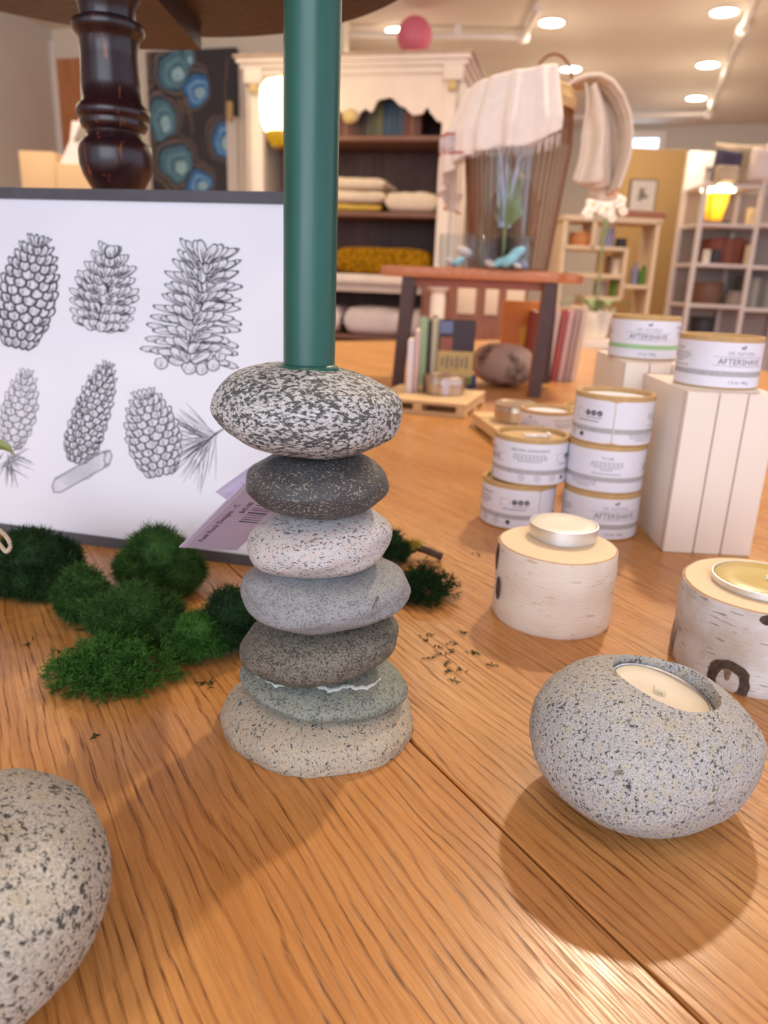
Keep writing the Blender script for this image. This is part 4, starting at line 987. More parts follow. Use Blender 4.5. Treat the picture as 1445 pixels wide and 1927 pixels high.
# ------------------------------------------------------------------ live edge stool table
M['slab'] = woodmat('live_edge_slab', 'DB9468', 'CC8054', 'A85F38', (0, 0, R(10)), 1.5, .3, .3, .5, .4); M['darkleg'] = plain('dark_stained_leg', '4A2C24', .5, var=.15, scale=40); M['orleg'] = plain('orange_leg_side', '9C5230', .5, var=.1, scale=40)
zt0, zt1 = .208, .226
SP = Vector((.145, 1.52, T)); sb = thing('live_edge_stool', 'low live edge wooden stool table on the big table holding basket and glass vases', 'stool', SP)
L = [(-.160, -.120), (-.05, -.124), (.06, -.116), (.150, -.118), (.165, -.080), (.200, -.05), (.236, .05), (.230, .13), (.10, .136), (-.04, .128), (-.165, .134), (-.172, .02)]
oo = []; 
for i in range(len(L)):
    a, b = Vector(L[i]), Vector(L[(i + 1) % len(L)])
    for k in range(5): q = a.lerp(b, k / 5); oo.append((q.x + .003 * noise.noise(Vector((q.x * 40, q.y * 40, 1))), q.y + .003 * noise.noise(Vector((q.x * 40, q.y * 40, 5)))))
n = len(oo); m = MB(); m.add([(x * .985, y * .985, zt0) for x, y in oo] + [(x, y, zt0 + .006) for x, y in oo] + [(x, y, zt1 - .002) for x, y in oo] + [(x * .99, y * .99, zt1) for x, y in oo],
    [tuple(range(n))[::-1], tuple(range(3 * n, 4 * n))] + [(k * n + i, k * n + (i + 1) % n, (k + 1) * n + (i + 1) % n, (k + 1) * n + i) for k in range(3) for i in range(n)])
build('slab_top', m, 'slab', sb, 40)
for (xt, yt, xb, yb) in ((-.118, -.105, -.130, -.115), (.140, -.100, .128, -.108), (-.105, .105, -.125, .118), (.185, .105, .190, .118), ):
    m = MB(); w_ = .0115
    P = [(xb - w_, yb - .008, 0), (xb + w_, yb - .008, 0), (xb + w_, yb + .012, 0), (xb - w_, yb + .012, 0), (xt - w_, yt - .008, zt0), (xt + w_, yt - .008, zt0), (xt + w_, yt + .012, zt0), (xt - w_, yt + .012, zt0)]
    m.m = 0; m.add(P, [(3, 2, 1, 0), (4, 5, 6, 7), (0, 1, 5, 4), (2, 3, 7, 6)]); m.m = 1; m.add(P, [(1, 2, 6, 5), (3, 0, 4, 7)]); build('leg', m, ['darkleg', 'orleg'], sb)
build('apron', MB().box((.01, -.085, zt0 - .008), (.27, .010, .016)), 'orleg', sb)
ZT = T + zt1
# bamboo basket
M['bamboo'] = plain('bamboo_rods', '8A5430', .5, var=.2, scale=50); M['bamboo_l'] = plain('pale_bamboo', 'D9B37C', .5, var=.1, scale=50)
BP = Vector((.2250, 1.560, ZT)); bk = thing('bamboo_basket', 'tall open basket of thin bamboo rods on the live edge stool, cloths over its rim', 'basket', BP)
n = 50; bh_ = .318; rb, rt_ = .078, .100
for i in range(n):
    a = 2 * pi * i / n; d = Vector((cos(a), sin(a), 0)); 
    build('rod', MB().tube([d * rb + Vector((0, 0, .004)), d * (rb + .010) + Vector((0, 0, bh_ * .35)), d * (rt_) + Vector((0, 0, bh_ * .72)), d * (rt_ - .006) + Vector((0, 0, bh_))], .00135, 5), 'bamboo', bk)
for z, r_, th_ in ((.003, rb, .003), (bh_ * .97, rt_ - .005, .003), (bh_ * 1.0, rt_ - .006, .0035), (bh_ * .90, rt_ - .002, .0018)):
    build('hoop', MB().ring([(r_ + th_ * cos(t_ * pi / 3), z + th_ * sin(t_ * pi / 3)) for t_ in range(6)], 64), 'bamboo_l' if z > .1 else 'bamboo', bk, True)
m = MB()
for i in range(120):
    a = 2 * pi * i / 120; b_ = a + .09; m.tube([((rt_ - .002) * cos(a), (rt_ - .002) * sin(a), bh_ * .90), ((rt_ + .001) * cos((a + b_) / 2), (rt_ + .001) * sin((a + b_) / 2), bh_ * .94), ((rt_ - .005) * cos(b_), (rt_ - .005) * sin(b_), bh_ * 1.0)], .0022, 5)
build('woven_rim', m, 'bamboo_l', bk)
build('base_disc', MB().lathe([(0, 0), (rb, 0), (rb, .004), (0, .004)], 48), 'bamboo', bk, 40)
build('handle', MB().tube([Vector((.045 + .036 * cos(t_), -.05, bh_ + .052 * sin(t_))) for t_ in [pi * k / 14 for k in range(15)]], .0028, 8), 'bamboo', bk, True)
# burlap shape inside the basket
M['burlap'] = plain('brown_burlap', 'A88A6C', .95, var=.2, scale=120, bump=.4)
tag(build('burlap_bundle', pebble(.050, .050, .085, 2.2, 44, .22, 0, 0, 0, 4, None, zc=.092).shift((0, 0, .0)), 'burlap', None, 'all', BP), 'soft brown burlap bundle inside the bamboo basket', 'bundle')
# cloths
t = NT('striped_cotton'); v = t.coord(gen=True)
sx_ = t.node('ShaderNodeSeparateXYZ'); t.link(v, sx_.inputs[0])
M['cotton'] = plain('white_cotton', 'EEDFD2', .95, var=.03, scale=60, spec=.15, bump=.05); M['cotton_red'] = plain('red_stripe_cotton', 'C07E7C', .95, var=.06, spec=.15); M['cotton_grey'] = plain('grey_stripe_cotton', 'CFC0C0', .95, spec=.15)
t.n.remove(sx_); bpy.data.materials.remove(t.m)
def drape(m, a0, a1, drop, r_out, inner, nu=60, nv=34, fold=.006, seed=0, bulge=.02):
    """cloth laid over the basket rim from inside to outside"""
    def fn(u, v_):
        a = a0 + (a1 - a0) * u; dr = drop(u); s_ = -inner + (dr + inner) * v_
        fo = fold * (sin(a * 17 + seed) + .6 * sin(a * 31 + seed * 2)) * min(1, max(0, v_ * 1.3))
        top = bh_ + .008 + .045 * (u - .8) + .008 * noise.noise(Vector((a * 2, seed, 0)))
        if s_ < 0: rr_ = rt_ - .012 + s_ * .2; z = top + s_
        elif s_ < .03: q = s_ / .03 * pi / 2; rr_ = rt_ - .012 + .020 * sin(q) ; z = top + .006 * sin(2 * q)
        else: rr_ = rt_ + .008 + bulge * min(1, (s_ - .03) / .08); z = top - (s_ - .03)
        rr_ += fo; return Vector((rr_ * cos(a), rr_ * sin(a), z))
    return m.sheet(fn, nu, nv, .0022)
tw = thing('white_towel', 'white fringed towel with red stripes draped over the left of the basket', 'towel', BP)
def dropA(u): return .125 + .085 * (1 - u) ** 1.0 + .012 * sin(u * 9)
build('cloth', drape(MB(), R(-232), R(-66), dropA, 0, .04, seed=1, fold=.007, bulge=.030), 'cotton', tw, 'all')
m = MB(); rr = random.Random(2)
for k in range(90):
    u = (k + .5) / 90; a = R(-232) + (R(-66) - R(-232)) * u; dr = dropA(u); r_ = rt_ + .034 + .006 * (sin(a * 17 + 1)); z = bh_ + .010 - dr + .03
    m.tube([(r_ * cos(a), r_ * sin(a), z + .003), ((r_ + .004) * cos(a + rr.uniform(-.03, .03)), (r_ + .004) * sin(a), z - .018)], [.0011, .0004], 4)
build('fringe', m, 'cotton', tw)
def stripe(z0, z1, a0, a1, mt_, nm):
    def fn(u, v_):
        a = a0 + (a1 - a0) * u; fo = .007 * (sin(a * 17 + 1) + .6 * sin(a * 31 + 2)); r_ = rt_ + .0392 + fo; return Vector((r_ * cos(a), r_ * sin(a), z0 + (z1 - z0) * v_ - .02 * (u)))
    build(nm, MB().sheet(fn, 30, 1, .0010), mt_, tw, 'all')
stripe(.250, .255, R(-226), R(-150), 'cotton_red', 'red_stripe'); stripe(.216, .221, R(-226), R(-140), 'cotton_red', 'red_stripe'); stripe(.222, .248, R(-226), R(-150), 'cotton_grey', 'grey_stripe')
tw2 = thing('cream_towel', 'thick cream towel hanging in folds off the right of the basket', 'towel', BP)
M['cream_cloth'] = plain('cream_towel_cloth', 'E6D3BC', .95, var=.05, scale=60, spec=.15, bump=.05)
PR = [(1052, 176), (1070, 163), (1092, 155), (1115, 154), (1138, 166), (1156, 190), (1168, 222), (1172, 258), (1168, 298), (1156, 335), (1145, 362)]
PRW = [at_y(x, y, 1.56) - BP for x, y in PR]
def fn2(u, v_):
    i = min(len(PRW) - 2, int(v_ * (len(PRW) - 1))); f_ = v_ * (len(PRW) - 1) - i; p = PRW[i].lerp(PRW[i + 1], f_)
    return Vector((p.x + .004 * sin(u * 24) * v_, -.055 + .105 * u, p.z - .006 * sin(u * pi)))
build('cloth', MB().sheet(fn2, 30, 40, .006), 'cream_cloth', tw2, 'all')
for k, (off, mtn_, lowx, lowy) in enumerate(((0.0, 'cream_cloth', 1086, 345), (.03, 'cotton', 1108, 350), (.055, 'cream_cloth', 1130, 372))):
    top = at_y(1100 + k * 16, 166 + k * 4, 1.56) - BP; bot = at_y(lowx + 8, lowy, 1.56) - BP; md_ = at_y(1118 + k * 20, 250, 1.56) - BP
    def fn3(u, v_, top=top, bot=bot, md_=md_, off=off, k=k):
        p = (top * (1 - v_) ** 2 + md_ * 2 * v_ * (1 - v_) + bot * v_ * v_); wv = (.010 + .018 * v_)
        return Vector((p.x + (u - .5) * 2 * wv + .002 * sin(v_ * 9 + u * 5), -.045 + off + .010 * sin(u * pi * 2 + k), p.z - .006 * sin(u * pi)))
    build('inner_fold', MB().sheet(fn3, 14, 24, .005), mtn_, tw2, 'all')
# glass
t = NT('clear_glass'); 
for l_ in list(t.t.links): t.t.links.remove(l_)
tr = t.node('ShaderNodeBsdfTransparent'); gl = t.node('ShaderNodeBsdfGlossy'); gl.inputs['Roughness'].default_value = .04; tr.inputs['Color'].default_value = (.93, .95, .96, 1)
fr_ = t.node('ShaderNodeLayerWeight'); fr_.inputs['Blend'].default_value = .22; mx = t.node('ShaderNodeMixShader'); t.link(t.math('MULTIPLY', fr_.outputs['Facing'], .45), mx.inputs[0]); t.link(tr.outputs[0], mx.inputs[1]); t.link(gl.outputs[0], mx.inputs[2]); t.link(mx.outputs[0], t.out.inputs['Surface']); t.n.remove(t.b); M['glass'] = t.m
def glass_jar(name, label, loc, prof, th=.0025):
    q = [(r_, z) for r_, z in prof]; inn = [(max(0, r_ - th), z + (th if i == 0 else 0)) for i, (r_, z) in enumerate(prof)][::-1]
    o = tag(build(name, MB().lathe(q + [(prof[-1][0] - th / 2, prof[-1][1] + .001)] + inn, 56), 'glass', None, 50, loc), label, 'glass vase'); return o
V1 = Vector((.135, 1.462, ZT)); vb = at_y(945, 480, 1.462)
V1.x = vb.x
glass_jar('glass_vase', 'tall clear glass vase in front of the draped basket', V1, [(.0, 0), (.044, 0), (.046, .003), (.046, .205)])
M['petal_w'] = plain('pale_blue_grass', 'C9CBDD', .7, var=.1); M['petal_g'] = plain('air_plant_green', '9AA873', .7, var=.1)
m = MB(); rr = random.Random(6)
for k in range(26):
    a = rr.uniform(0, 6.28); q = rr.uniform(.0, .010); x0, y0 = q * cos(a), q * sin(a); x1 = x0 + rr.uniform(-.030, .034); y1 = y0 + rr.uniform(-.02, .02); h_ = rr.uniform(.10, .165)
    m.m = 1 if k % 3 == 0 or h_ < .115 else 0; s_ = .0026; P = [(x0, y0, .075), ((x0 + x1) / 2, (y0 + y1) / 2, .075 + h_ * .4), (x1, y1, .055 + h_)]
    m.add([(x - s_ * (1 - i * .35), y, z) for i, (x, y, z) in enumerate(P)] + [(x + s_ * (1 - i * .35), y + .001, z) for i, (x, y, z) in enumerate(P)], [(0, 3, 4, 1), (1, 4, 5, 2)])
for k in range(30):
    a = rr.uniform(0, 6.28); m.m = 1; h_ = rr.uniform(.02, .05); x1, y1 = .03 * cos(a) * rr.random(), .03 * sin(a) * rr.random(); s_ = .003
    m.add([(-s_, 0, .07), (s_, 0, .07), (x1 + s_, y1, .07 + h_), (x1, y1, .085 + h_)], [(0, 1, 2, 3)])
m.m = 1; m.tube([(0, 0, .004), (.002, .001, .04), (0, 0, .08)], .003, 8)
tag(build('air_plant', m, ['petal_w', 'petal_g'], None, False, V1), 'spiky green plant with pale blue stalks inside the tall glass vase', 'plant')
for (x, y, lb, r_, h_, Y) in ((862, 480, 'low clear glass bowl at the left of the stool top holding pale shells', .036, .058, 1.445), (950, 488, 'wide low glass bowl at the front of the stool top with turquoise shells', .050, .056, 1.425)):
    p = at_y(x, y, Y); p.z = ZT; glass_jar('glass_bowl', lb, p, [(0, 0), (r_ * .86, 0), (r_, .004), (r_ * 1.02, h_ * .7), (r_, h_)])
    pal = [('sh_tq', 'A6E2EE'), ('sh_w', 'EADBD6'), ('sh_gr', '8F8A9A'), ('sh_br', '6E5148')]
    if 'sh_tq' not in M:
        for nn_, c in pal: M[nn_] = plain(nn_.replace('sh_', 'shell_'), c, .35, var=.1, scale=80)
    if r_ > .04:
        sl = ((-.012, -.012, .006, .010, 'sh_tq', 'turquoise'), (.004, -.018, .010, .014, 'sh_tq', 'turquoise'), (.017, -.014, .024, .012, 'sh_tq', 'turquoise'), (-.028, .002, .008, .011, 'sh_gr', 'grey'), (.030, .006, .008, .011, 'sh_gr', 'grey'), (.0, .018, .009, .013, 'sh_br', 'brown'), (-.03, -.016, .007, .008, 'sh_w', 'white'), (.018, -.030, .005, .006, 'sh_w', 'white'))
    else: sl = ((0, -.008, .006, .009, 'sh_tq', 'turquoise'), (-.012, .006, .008, .010, 'sh_w', 'white'), (.010, .008, .026, .012, 'sh_w', 'white'))
    for (dx, dy, dz, q, mm_, cl) in sl:
        mb = MB(); vs_, fs_ = ico(3); mb.add([(v_.x * q * (1.35 + .2 * v_.x), v_.y * q, v_.z * q * .72 * (1 + .08 * sin(v_.x * 14))) for v_ in vs_], fs_, Matrix.Rotation(R(-32 if cl == 'turquoise' else 20), 4, 'Y'))
        lo = min(k[2] for k in mb.v); mb.shift((0, 0, -lo))
        tag(build('seashell', mb, mm_, None, 'all', (p.x + dx, p.y + dy, ZT + .003 + max(0, dz - q * .72) * (1 if dz > .015 else 0))), '%s seashell in the %s' % (cl, 'wide front glass bowl' if r_ > .04 else 'small left glass bowl'), 'seashell', '%s shells in the %s bowl' % (cl, 'front' if r_ > .04 else 'left'))
# ------------------------------------------------------------------ white hutch with scalloped top
M['hutch'] = plain('distressed_white_paint', 'E6D6C8', .6, var=.05, scale=6); M['hutch_trim'] = plain('rubbed_moulding', 'B89C84', .6, var=.1, scale=20)
M['hutch_back'] = woodmat('dark_hutch_boards', '6E5048', '5C413B', '3E2B28', (R(90), 0, R(90)), .6, .6, .2); M['shelfwood'] = plain('brown_shelf_wood', '7A5240', .5, var=.1, scale=10); M['gold'] = plain('pale_gilt', 'C9AE78', .5, var=.1)
HR = -R(12.7); HL = Vector((-.905, 4.86, 0)); Wd, Dp, Ht = 1.265, .50, 2.145
hu = thing('display_hutch', 'tall white painted hutch with scalloped top, dark back boards and cloth filled shelves', 'hutch', HL, HR)
def hb(nm, c, d, m_, bev=.004): return build(nm, MB().box(c, d, 0, bev), m_, hu, 30)
for x in (.05, Wd - .05): hb('front_post', (x, .03, Ht / 2 - .03), (.10, .06, Ht - .06), 'hutch')
hb('side_panel', (.02, Dp / 2, Ht / 2 - .04), (.03, Dp, Ht - .09), 'hutch'); hb('side_panel', (Wd - .02, Dp / 2, Ht / 2 - .04), (.03, Dp, Ht - .09), 'hutch')
hb('back_boards', (Wd / 2, Dp - .01, Ht / 2 - .04), (Wd - .06, .02, Ht - .09), 'hutch_back')
# cornice
m = MB()
for (z0, z1, e) in ((Ht - .10, Ht - .065, .010), (Ht - .065, Ht - .04, .028), (Ht - .04, Ht - .015, .045)): m.box((Wd / 2, Dp / 2 - e / 2, (z0 + z1) / 2), (Wd + 2 * e, Dp + e, z1 - z0), 0, .004)
build('cornice', m, 'hutch', hu, 30); hb('cornice_edge', (Wd / 2, Dp / 2 - .028, Ht - .008), (Wd + .12, Dp + .055, .016), 'hutch_trim')
for x in (.05, Wd - .05): hb('capital_block', (x, .0, Ht - .09), (.11, .05, .10), 'hutch'); hb('gilt_ornament', (x, -.012, Ht - .165), (.05, .03, .05), 'gold', .012)
# scalloped valance outline (x,z)
pts = []
def valz(x):  # symmetric
    q = abs((x - Wd / 2) / (Wd / 2 - .09))
    ks = ((0, .335), (.06, .335), (.10, .29), (.16, .27), (.22, .29), (.30, .225), (.42, .215), (.55, .26), (.68, .305), (.76, .30), (.82, .265), (.86, .30), (.93, .335), (1.0, .345))
    for (a, za), (b, zb) in zip(ks, ks[1:]):
        if a <= q <= b: s_ = (q - a) / (b - a); s_ = s_ * s_ * (3 - 2 * s_); return Ht - (za + (zb - za) * s_)
    return Ht - .345
for i in range(81): x = .09 + (Wd - .18) * i / 80; pts.append((x, valz(x)))
m = MB(); vs = []
for x, z in pts: vs += [(x, .01, z), (x, .01, Ht - .09), (x, .035, z), (x, .035, Ht - .09)]
fs = []
for i in range(80): a = 4 * i; b = a + 4; fs += [(a, b, b + 1, a + 1), (a + 3, b + 3, b + 2, a + 2), (a, a + 2, b + 2, b), (a + 1, b + 1, b + 3, a + 3)]
m.add(vs, fs); build('scalloped_valance', m, 'hutch', hu); build('carved_shell', MB().add([tuple(Vector((p.x * .05, p.y * .02, p.z * .04)) + Vector((Wd / 2, .005, Ht - .31))) for p in ico(2)[0]], ico(2)[1]), 'gold', hu, True)
def hz(y_px, x_px=720): return at_y(x_px, y_px, 4.60).z
shelves = [('book_shelf', hz(252)), ('shelf', hz(400)), ('shelf', hz(640))]
for nm, z in shelves: hb('shelf', (Wd / 2, Dp / 2 + .02, z), (Wd - .08, Dp - .06, .028), 'shelfwood')
hb('counter', (Wd / 2, Dp / 2 - .03, hz(526)), (Wd + .04, Dp + .06, .05), 'hutch'); hb('counter_moulding', (Wd / 2, Dp / 2 - .01, hz(543)), (Wd, Dp + .02, .05), 'hutch')
hb('bottom_shelf', (Wd / 2, Dp / 2, .30), (Wd - .05, Dp - .03, .03), 'shelfwood'); hb('plinth', (Wd / 2, Dp / 2, .06), (Wd, Dp - .02, .12), 'hutch')
HM = Matrix.Translation(HL) @ Matrix.Rotation(HR, 4, 'Z')
def hp(x, y, z): return HM @ Vector((x, y, z))
# books on the top shelf
zb = shelves[0][1] + .014; x = .30; rr = random.Random(4)
cols = ['6E3A2E', '7A4434', '54302A', '8A4A38', '6A3A30', '7E5240', '5A3430', '744038', '8A5A48', '61382E', '4A2A26', '3C2826', '5A4E38', '505840', '6A5E3A', '34485A', '385064', '34475A', '3C5466', '7A3E36', '8A5A3A', '6A4030']
for i, c in enumerate(cols):
    th = rr.uniform(.026, .040); h = rr.uniform(.16, .22) if i != 10 else .25
    hue = 'brown' if i < 10 else ('near black' if i < 12 else ('olive' if i < 15 else ('blue' if i < 19 else 'red brown')))
    b = book('%s book on the top shelf of the hutch, %s' % (hue, 'left part of the row' if i < 10 else 'middle of the row' if i < 15 else 'right part of the row'), hp(x + th / 2, .12, zb), th * .94, .16, h, bookm('hb%02d' % i, c), HR, 0, 'books on the top shelf of the hutch'); x += th
    if x > Wd - .12: break
# folded blankets etc
def folded(name, label, x, y, z, sx, sy, h, mat_, layers=2, seed=0, cat='blanket', group=None):
    m = MB(); r_ = h / layers
    for k in range(layers):
        vs = []; n = 20; prof_ = [(cos(t_) , sin(t_)) for t_ in [2 * pi * i / 24 for i in range(24)]]
        for i in range(n + 1):
            u = i / n - .5
            for (a, b_) in prof_:
                yy = (abs(a) ** .35) * (1 if a > 0 else -1) * sy / 2; zz = (abs(b_) ** .6) * (1 if b_ > 0 else -1) * r_ * .5
                nz = .012 * noise.noise(Vector((u * 4, a * 1.5 + seed, k * 3 + seed)))
                e = min(1, (1 - abs(2 * u) ** 8)) ** .5
                vs.append((u * sx + .01 * noise.noise(Vector((k, a, seed))), yy, r_ * (k + .5) + (zz + nz * (b_ > 0)) * (.25 + .75 * e)))
        m.add(vs, [(i * 24 + j, i * 24 + (j + 1) % 24, (i + 1) * 24 + (j + 1) % 24, (i + 1) * 24 + j) for i in range(n) for j in range(24)] + [tuple(range(24)), tuple(n * 24 + j for j in range(24))[::-1]])
    lo = min(v_[2] for v_ in m.v); m.shift((0, 0, -lo)); o = build(name, m, mat_, None, 'all', hp(x, y, z)); o.rotation_euler.z = HR; return tag(o, label, cat, group)
M['cream_bl'] = plain('cream_knit', 'DCC9B2', .95, var=.06, scale=40, spec=.1); M['yel_bl'] = plain('soft_yellow_cloth', 'C9A650', .95, var=.06, spec=.1)
t = NT('mustard_chunky_knit'); v = t.coord(); n = t.vor(v, 55); t.set(t.ramp(n, [(.0, 'C99418'), (.6, '7E560A')]), .95, 0, .1); t.bump(n, .8, .01); M['mustard'] = t.m
M['whitetowel'] = plain('white_roll_towel', 'D8CCCB', .95, var=.04, scale=30, spec=.1); M['greytowel'] = plain('grey_cloth', '8E7E80', .95, var=.06, spec=.1)
z = shelves[1][1] + .014
folded('folded_blanket', 'yellow folded cloth under the cream blanket on the middle hutch shelf', .62, .22, z, .40, .30, .045, 'yel_bl', 1, 1)
folded('folded_blanket', 'tall cream blanket folded on top of the yellow cloth in the hutch', .62, .22, z + .046, .44, .32, .145, 'cream_bl', 2, 2)
folded('folded_blanket', 'low cream blanket at the right end of the middle hutch shelf', 1.00, .22, z, .32, .32, .12, 'cream_bl', 1, 5)
folded('folded_blanket', 'pale folded cloth at the left end of the middle hutch shelf', .25, .22, z, .26, .30, .06, 'cream_bl', 1, 7)
folded('knitted_throw', 'mustard yellow chunky knit throw on the hutch counter', .83, .18, hz(526) + .026, .60, .28, .16, 'mustard', 1, 8)
# rolled towels on the two lower shelves
def roll(label, x, z, r_, ln, mat_, wx=1.0, grp=None):
    m = MB(); pr_ = []
    vs = []; n = 40
    for i in range(n + 1):
        a = 2 * pi * i / n; k = 1 + .02 * sin(a * 3)
        for y in (0, .02, ln - .02, ln): e = .93 if y in (0, ln) else 1.0; vs.append((r_ * wx * k * e * cos(a), y, r_ + r_ * k * e * sin(a)))
    m.add(vs, [(4 * i + j, 4 * i + 4 + j, 4 * i + 5 + j, 4 * i + 1 + j) for i in range(n) for j in range(3)] + [tuple(4 * i for i in range(n)), tuple(4 * i + 3 for i in range(n))[::-1]])
    lo = min(v_[2] for v_ in m.v); m.shift((0, 0, -lo))
    sp = [(r_ * wx * (.93 - .055 * k / 2) * cos(k * .5), -.004, r_ - lo * 0 + r_ * (.93 - .055 * k / 2) * sin(k * .5)) for k in range(30)]
    t_ = thing('rolled_towel', label, 'towel', hp(x, .06, z), HR, grp); build('roll', m, mat_, t_, 'all'); build('spiral_edge', MB().tube(sp, .004, 5), mat_, t_, True); return t_
zz = shelves[2][1] + .014
folded('folded_blanket', 'puffy white folded towel right of the candle on the shelf under the counter', .80, .20, zz, .37, .34, .175, 'whitetowel', 1, 12, 'towel')
folded('folded_blanket', 'puffy white folded towel at the right end of the shelf under the counter', 1.10, .20, zz, .20, .34, .175, 'whitetowel', 1, 14, 'towel')
folded('folded_blanket', 'puffy white folded towel mostly hidden by the candle, shelf under the counter', .40, .20, zz, .38, .34, .17, 'whitetowel', 1, 16, 'towel')
roll('big white rolled towel on the lowest hutch shelf, right end', 1.05, .315, .145, .34, 'whitetowel', 1.1)
folded('folded_blanket', 'grey folded blanket on the lowest hutch shelf beside the big roll', .60, .22, .315, .46, .32, .22, 'greytowel', 2, 9)
# glowing lantern hanging in front of the left post, pink ball on top
M['lampglow'] = emis('glowing_lamp_glass', 'FFEFB8', 3.6); M['lampyel'] = plain('yellow_glass_base', 'D8B41E', .3)
lp = at_y(536, 208, 4.35)
lt = thing('glowing_lantern', 'bright white glowing lantern with yellow base beside the green candle', 'lamp', (lp.x, lp.y, lp.z - .17))
build('globe', MB().lathe([(.06, .045), (.105, .07), (.125, .12), (.13, .20), (.125, .27), (.10, .30), (.05, .315), (0, .318)], 40), 'lampglow', lt, True)
build('base', MB().lathe([(.065, -.01), (.072, -.008), (.10, .045), (.098, .062), (.0, .062)], 40), 'lampyel', lt, True)
build('finial', MB().lathe([(.022, .312), (.028, .33), (.015, .345), (0, .36)], 20), 'gold', lt, True)
build('floor_stand', MB().lathe([(.15, -lp.z + .17), (.15, -lp.z + .19), (.02, -lp.z + .21), (.014, -lp.z + .5), (.014, -.01)], 24), 'darkleg', lt, True)
M['pink'] = plain('coral_pink_ball', 'E8788A', .5, var=.05)
pbp = at_y(780, 68, 5.6); 
hg = thing('paper_lantern', 'coral pink round paper lantern hanging behind the top of the hutch', 'lantern', (pbp.x, pbp.y, pbp.z))
build('shade', MB().add([tuple(q * .115) for q in ico(4)[0]], ico(4)[1]), 'pink', hg, 'all'); build('cord', MB().tube([(0, 0, .11), (0, 0, CZ - pbp.z)], .002, 6), 'wick', hg)
# ------------------------------------------------------------------ painting, trims and things at the left
P0_ = room(0, PB - .004); nrm = -E2
def onp(x, y, off=.0): return at_pl(x, y, room(0, PB - off), nrm)
A1 = onp(273, 97, .05); A2 = onp(442, 104, .05); A3 = onp(440, 420, .05); z_top = A1.z; z_bot = 1.02; a0 = A1.dot(E1); a1 = A2.dot(E1)
pn = thing('flower_painting', 'tall dark canvas painted with blue agate-like flowers left of the hutch', 'painting', room(a0, PB, z_bot), RZ)
Wp = a1 - a0; Hp = z_top - z_bot
M['canvas'] = plain('charcoal_canvas', '3B383C', .7, var=.1, scale=5)
build('canvas', MB().box((Wp / 2, -.022, Hp / 2), (Wp, .042, Hp), 0, .003), 'canvas', pn, 30)
for nn_, c in (('ag_rim', '77655E'), ('ag_dark', '2E4656'), ('ag_teal', '4E7A8E'), ('ag_teal2', '6A98A8'), ('ag_blue', '3D78B8'), ('ag_light', '9EC6D2'), ('ag_sky', '7EB2DC')): M[nn_] = plain(nn_.replace('ag_', 'agate_'), c, .6, var=.18, scale=25)
def flower(x, y, w_, h_, bright, seed):
    p = at_pl(x, y, room(0, PB - .045), nrm); u0 = p.dot(E1) - a0; z0_ = p.z - z_bot; k = (p - CAMP).length / F * 1.0
    m = MB(); seq = [('ag_rim', 1.16), ('canvas', 1.09), ('ag_rim', .98), ('ag_dark', .90), ('ag_blue' if bright else 'ag_teal', .78), ('ag_sky' if bright else 'ag_teal2', .58), ('ag_blue' if bright else 'ag_teal', .46), ('ag_light', .30)]; names = [q[0] for q in seq]
    for i, (nm, q) in enumerate(seq):
        m.m = i; vs = []
        for j in range(40):
            t_ = 2 * pi * j / 40; rr_ = q * (1 + .30 * noise.noise(Vector((cos(t_) * 1.5, sin(t_) * 1.5, seed * 3 + i * .12))))
            vs.append((min(Wp, max(0, u0 + (w_ / 2 * cos(t_) * rr_ + (1 - q) * w_ * .22) * k)), -.0436 - i * .0004, min(Hp, max(0, z0_ + (h_ / 2 * sin(t_) * rr_ - (1 - q) * h_ * .16) * k))))
        m.add(vs, [tuple(range(40))[::-1]])
    build('painted_flower', m, names, pn)
for args in ((322, 130, 72, 70, 0, 1), (366, 166, 62, 56, 1, 2), (302, 222, 62, 76, 0, 3), (330, 305, 74, 76, 0, 4), (372, 342, 60, 52, 1, 5), (416, 262, 48, 62, 1, 6), (352, 108, 30, 34, 0, 7)): flower(*args)
for pts_ in (((336, 160), (352, 200), (362, 240), (360, 290)), ((428, 110), (424, 160), (424, 210), (418, 236)), ((350, 180), (358, 210), (364, 250))):
    m = MB(); L_ = [at_pl(x, y, room(0, PB - .045), nrm) for x, y in pts_]; m.tube([(p.dot(E1) - a0, -.0445, p.z - z_bot) for p in L_], .006, 5); build('painted_stem', m, 'ag_rim', pn)
# trims beside the painting
q0 = onp(432, 150).dot(E1); q1 = onp(462, 150).dot(E1)
struct('trim_1', slab(q0 - .005, q0 + .075, PB - .05, PB, 0, 2.02), 'trim'); struct('trim_2', slab(q0 + .075, q1 + .06, PB - .03, PB, 0, 2.0), 'wall2')
build_ = at_pl(433, 210, room(0, PB - .06), nrm); tag(build('brass_latch', MB().box((0, 0, 0), (.05, .03, .13), RZ, .012).shift((0, -.01, 0)), 'gold', None, 30, build_), 'small brass latch on the cream trim right of the painting', 'latch')
# door way with orange wood panel left of the post
d0 = onp(118, 200).dot(E1); d1 = onp(262, 200).dot(E1); dz = onp(140, 112).z
struct('trim_3', slab(d0 - .10, d0, PB - .03, PB, 0, dz + .12), 'trim')
M['orangewood'] = woodmat('orange_wood_door', 'C98A5C', 'BE7C4E', '9A5A34', (0, R(90), 0), 1, .5, .2); struct('door_1', slab(d0 + .0, d0 + .62, PB - .035, PB, 0, dz), 'orangewood'); struct('trim_4', slab(d0 + .62, d0 + .70, PB - .03, PB, 0, dz + .12), 'trim')
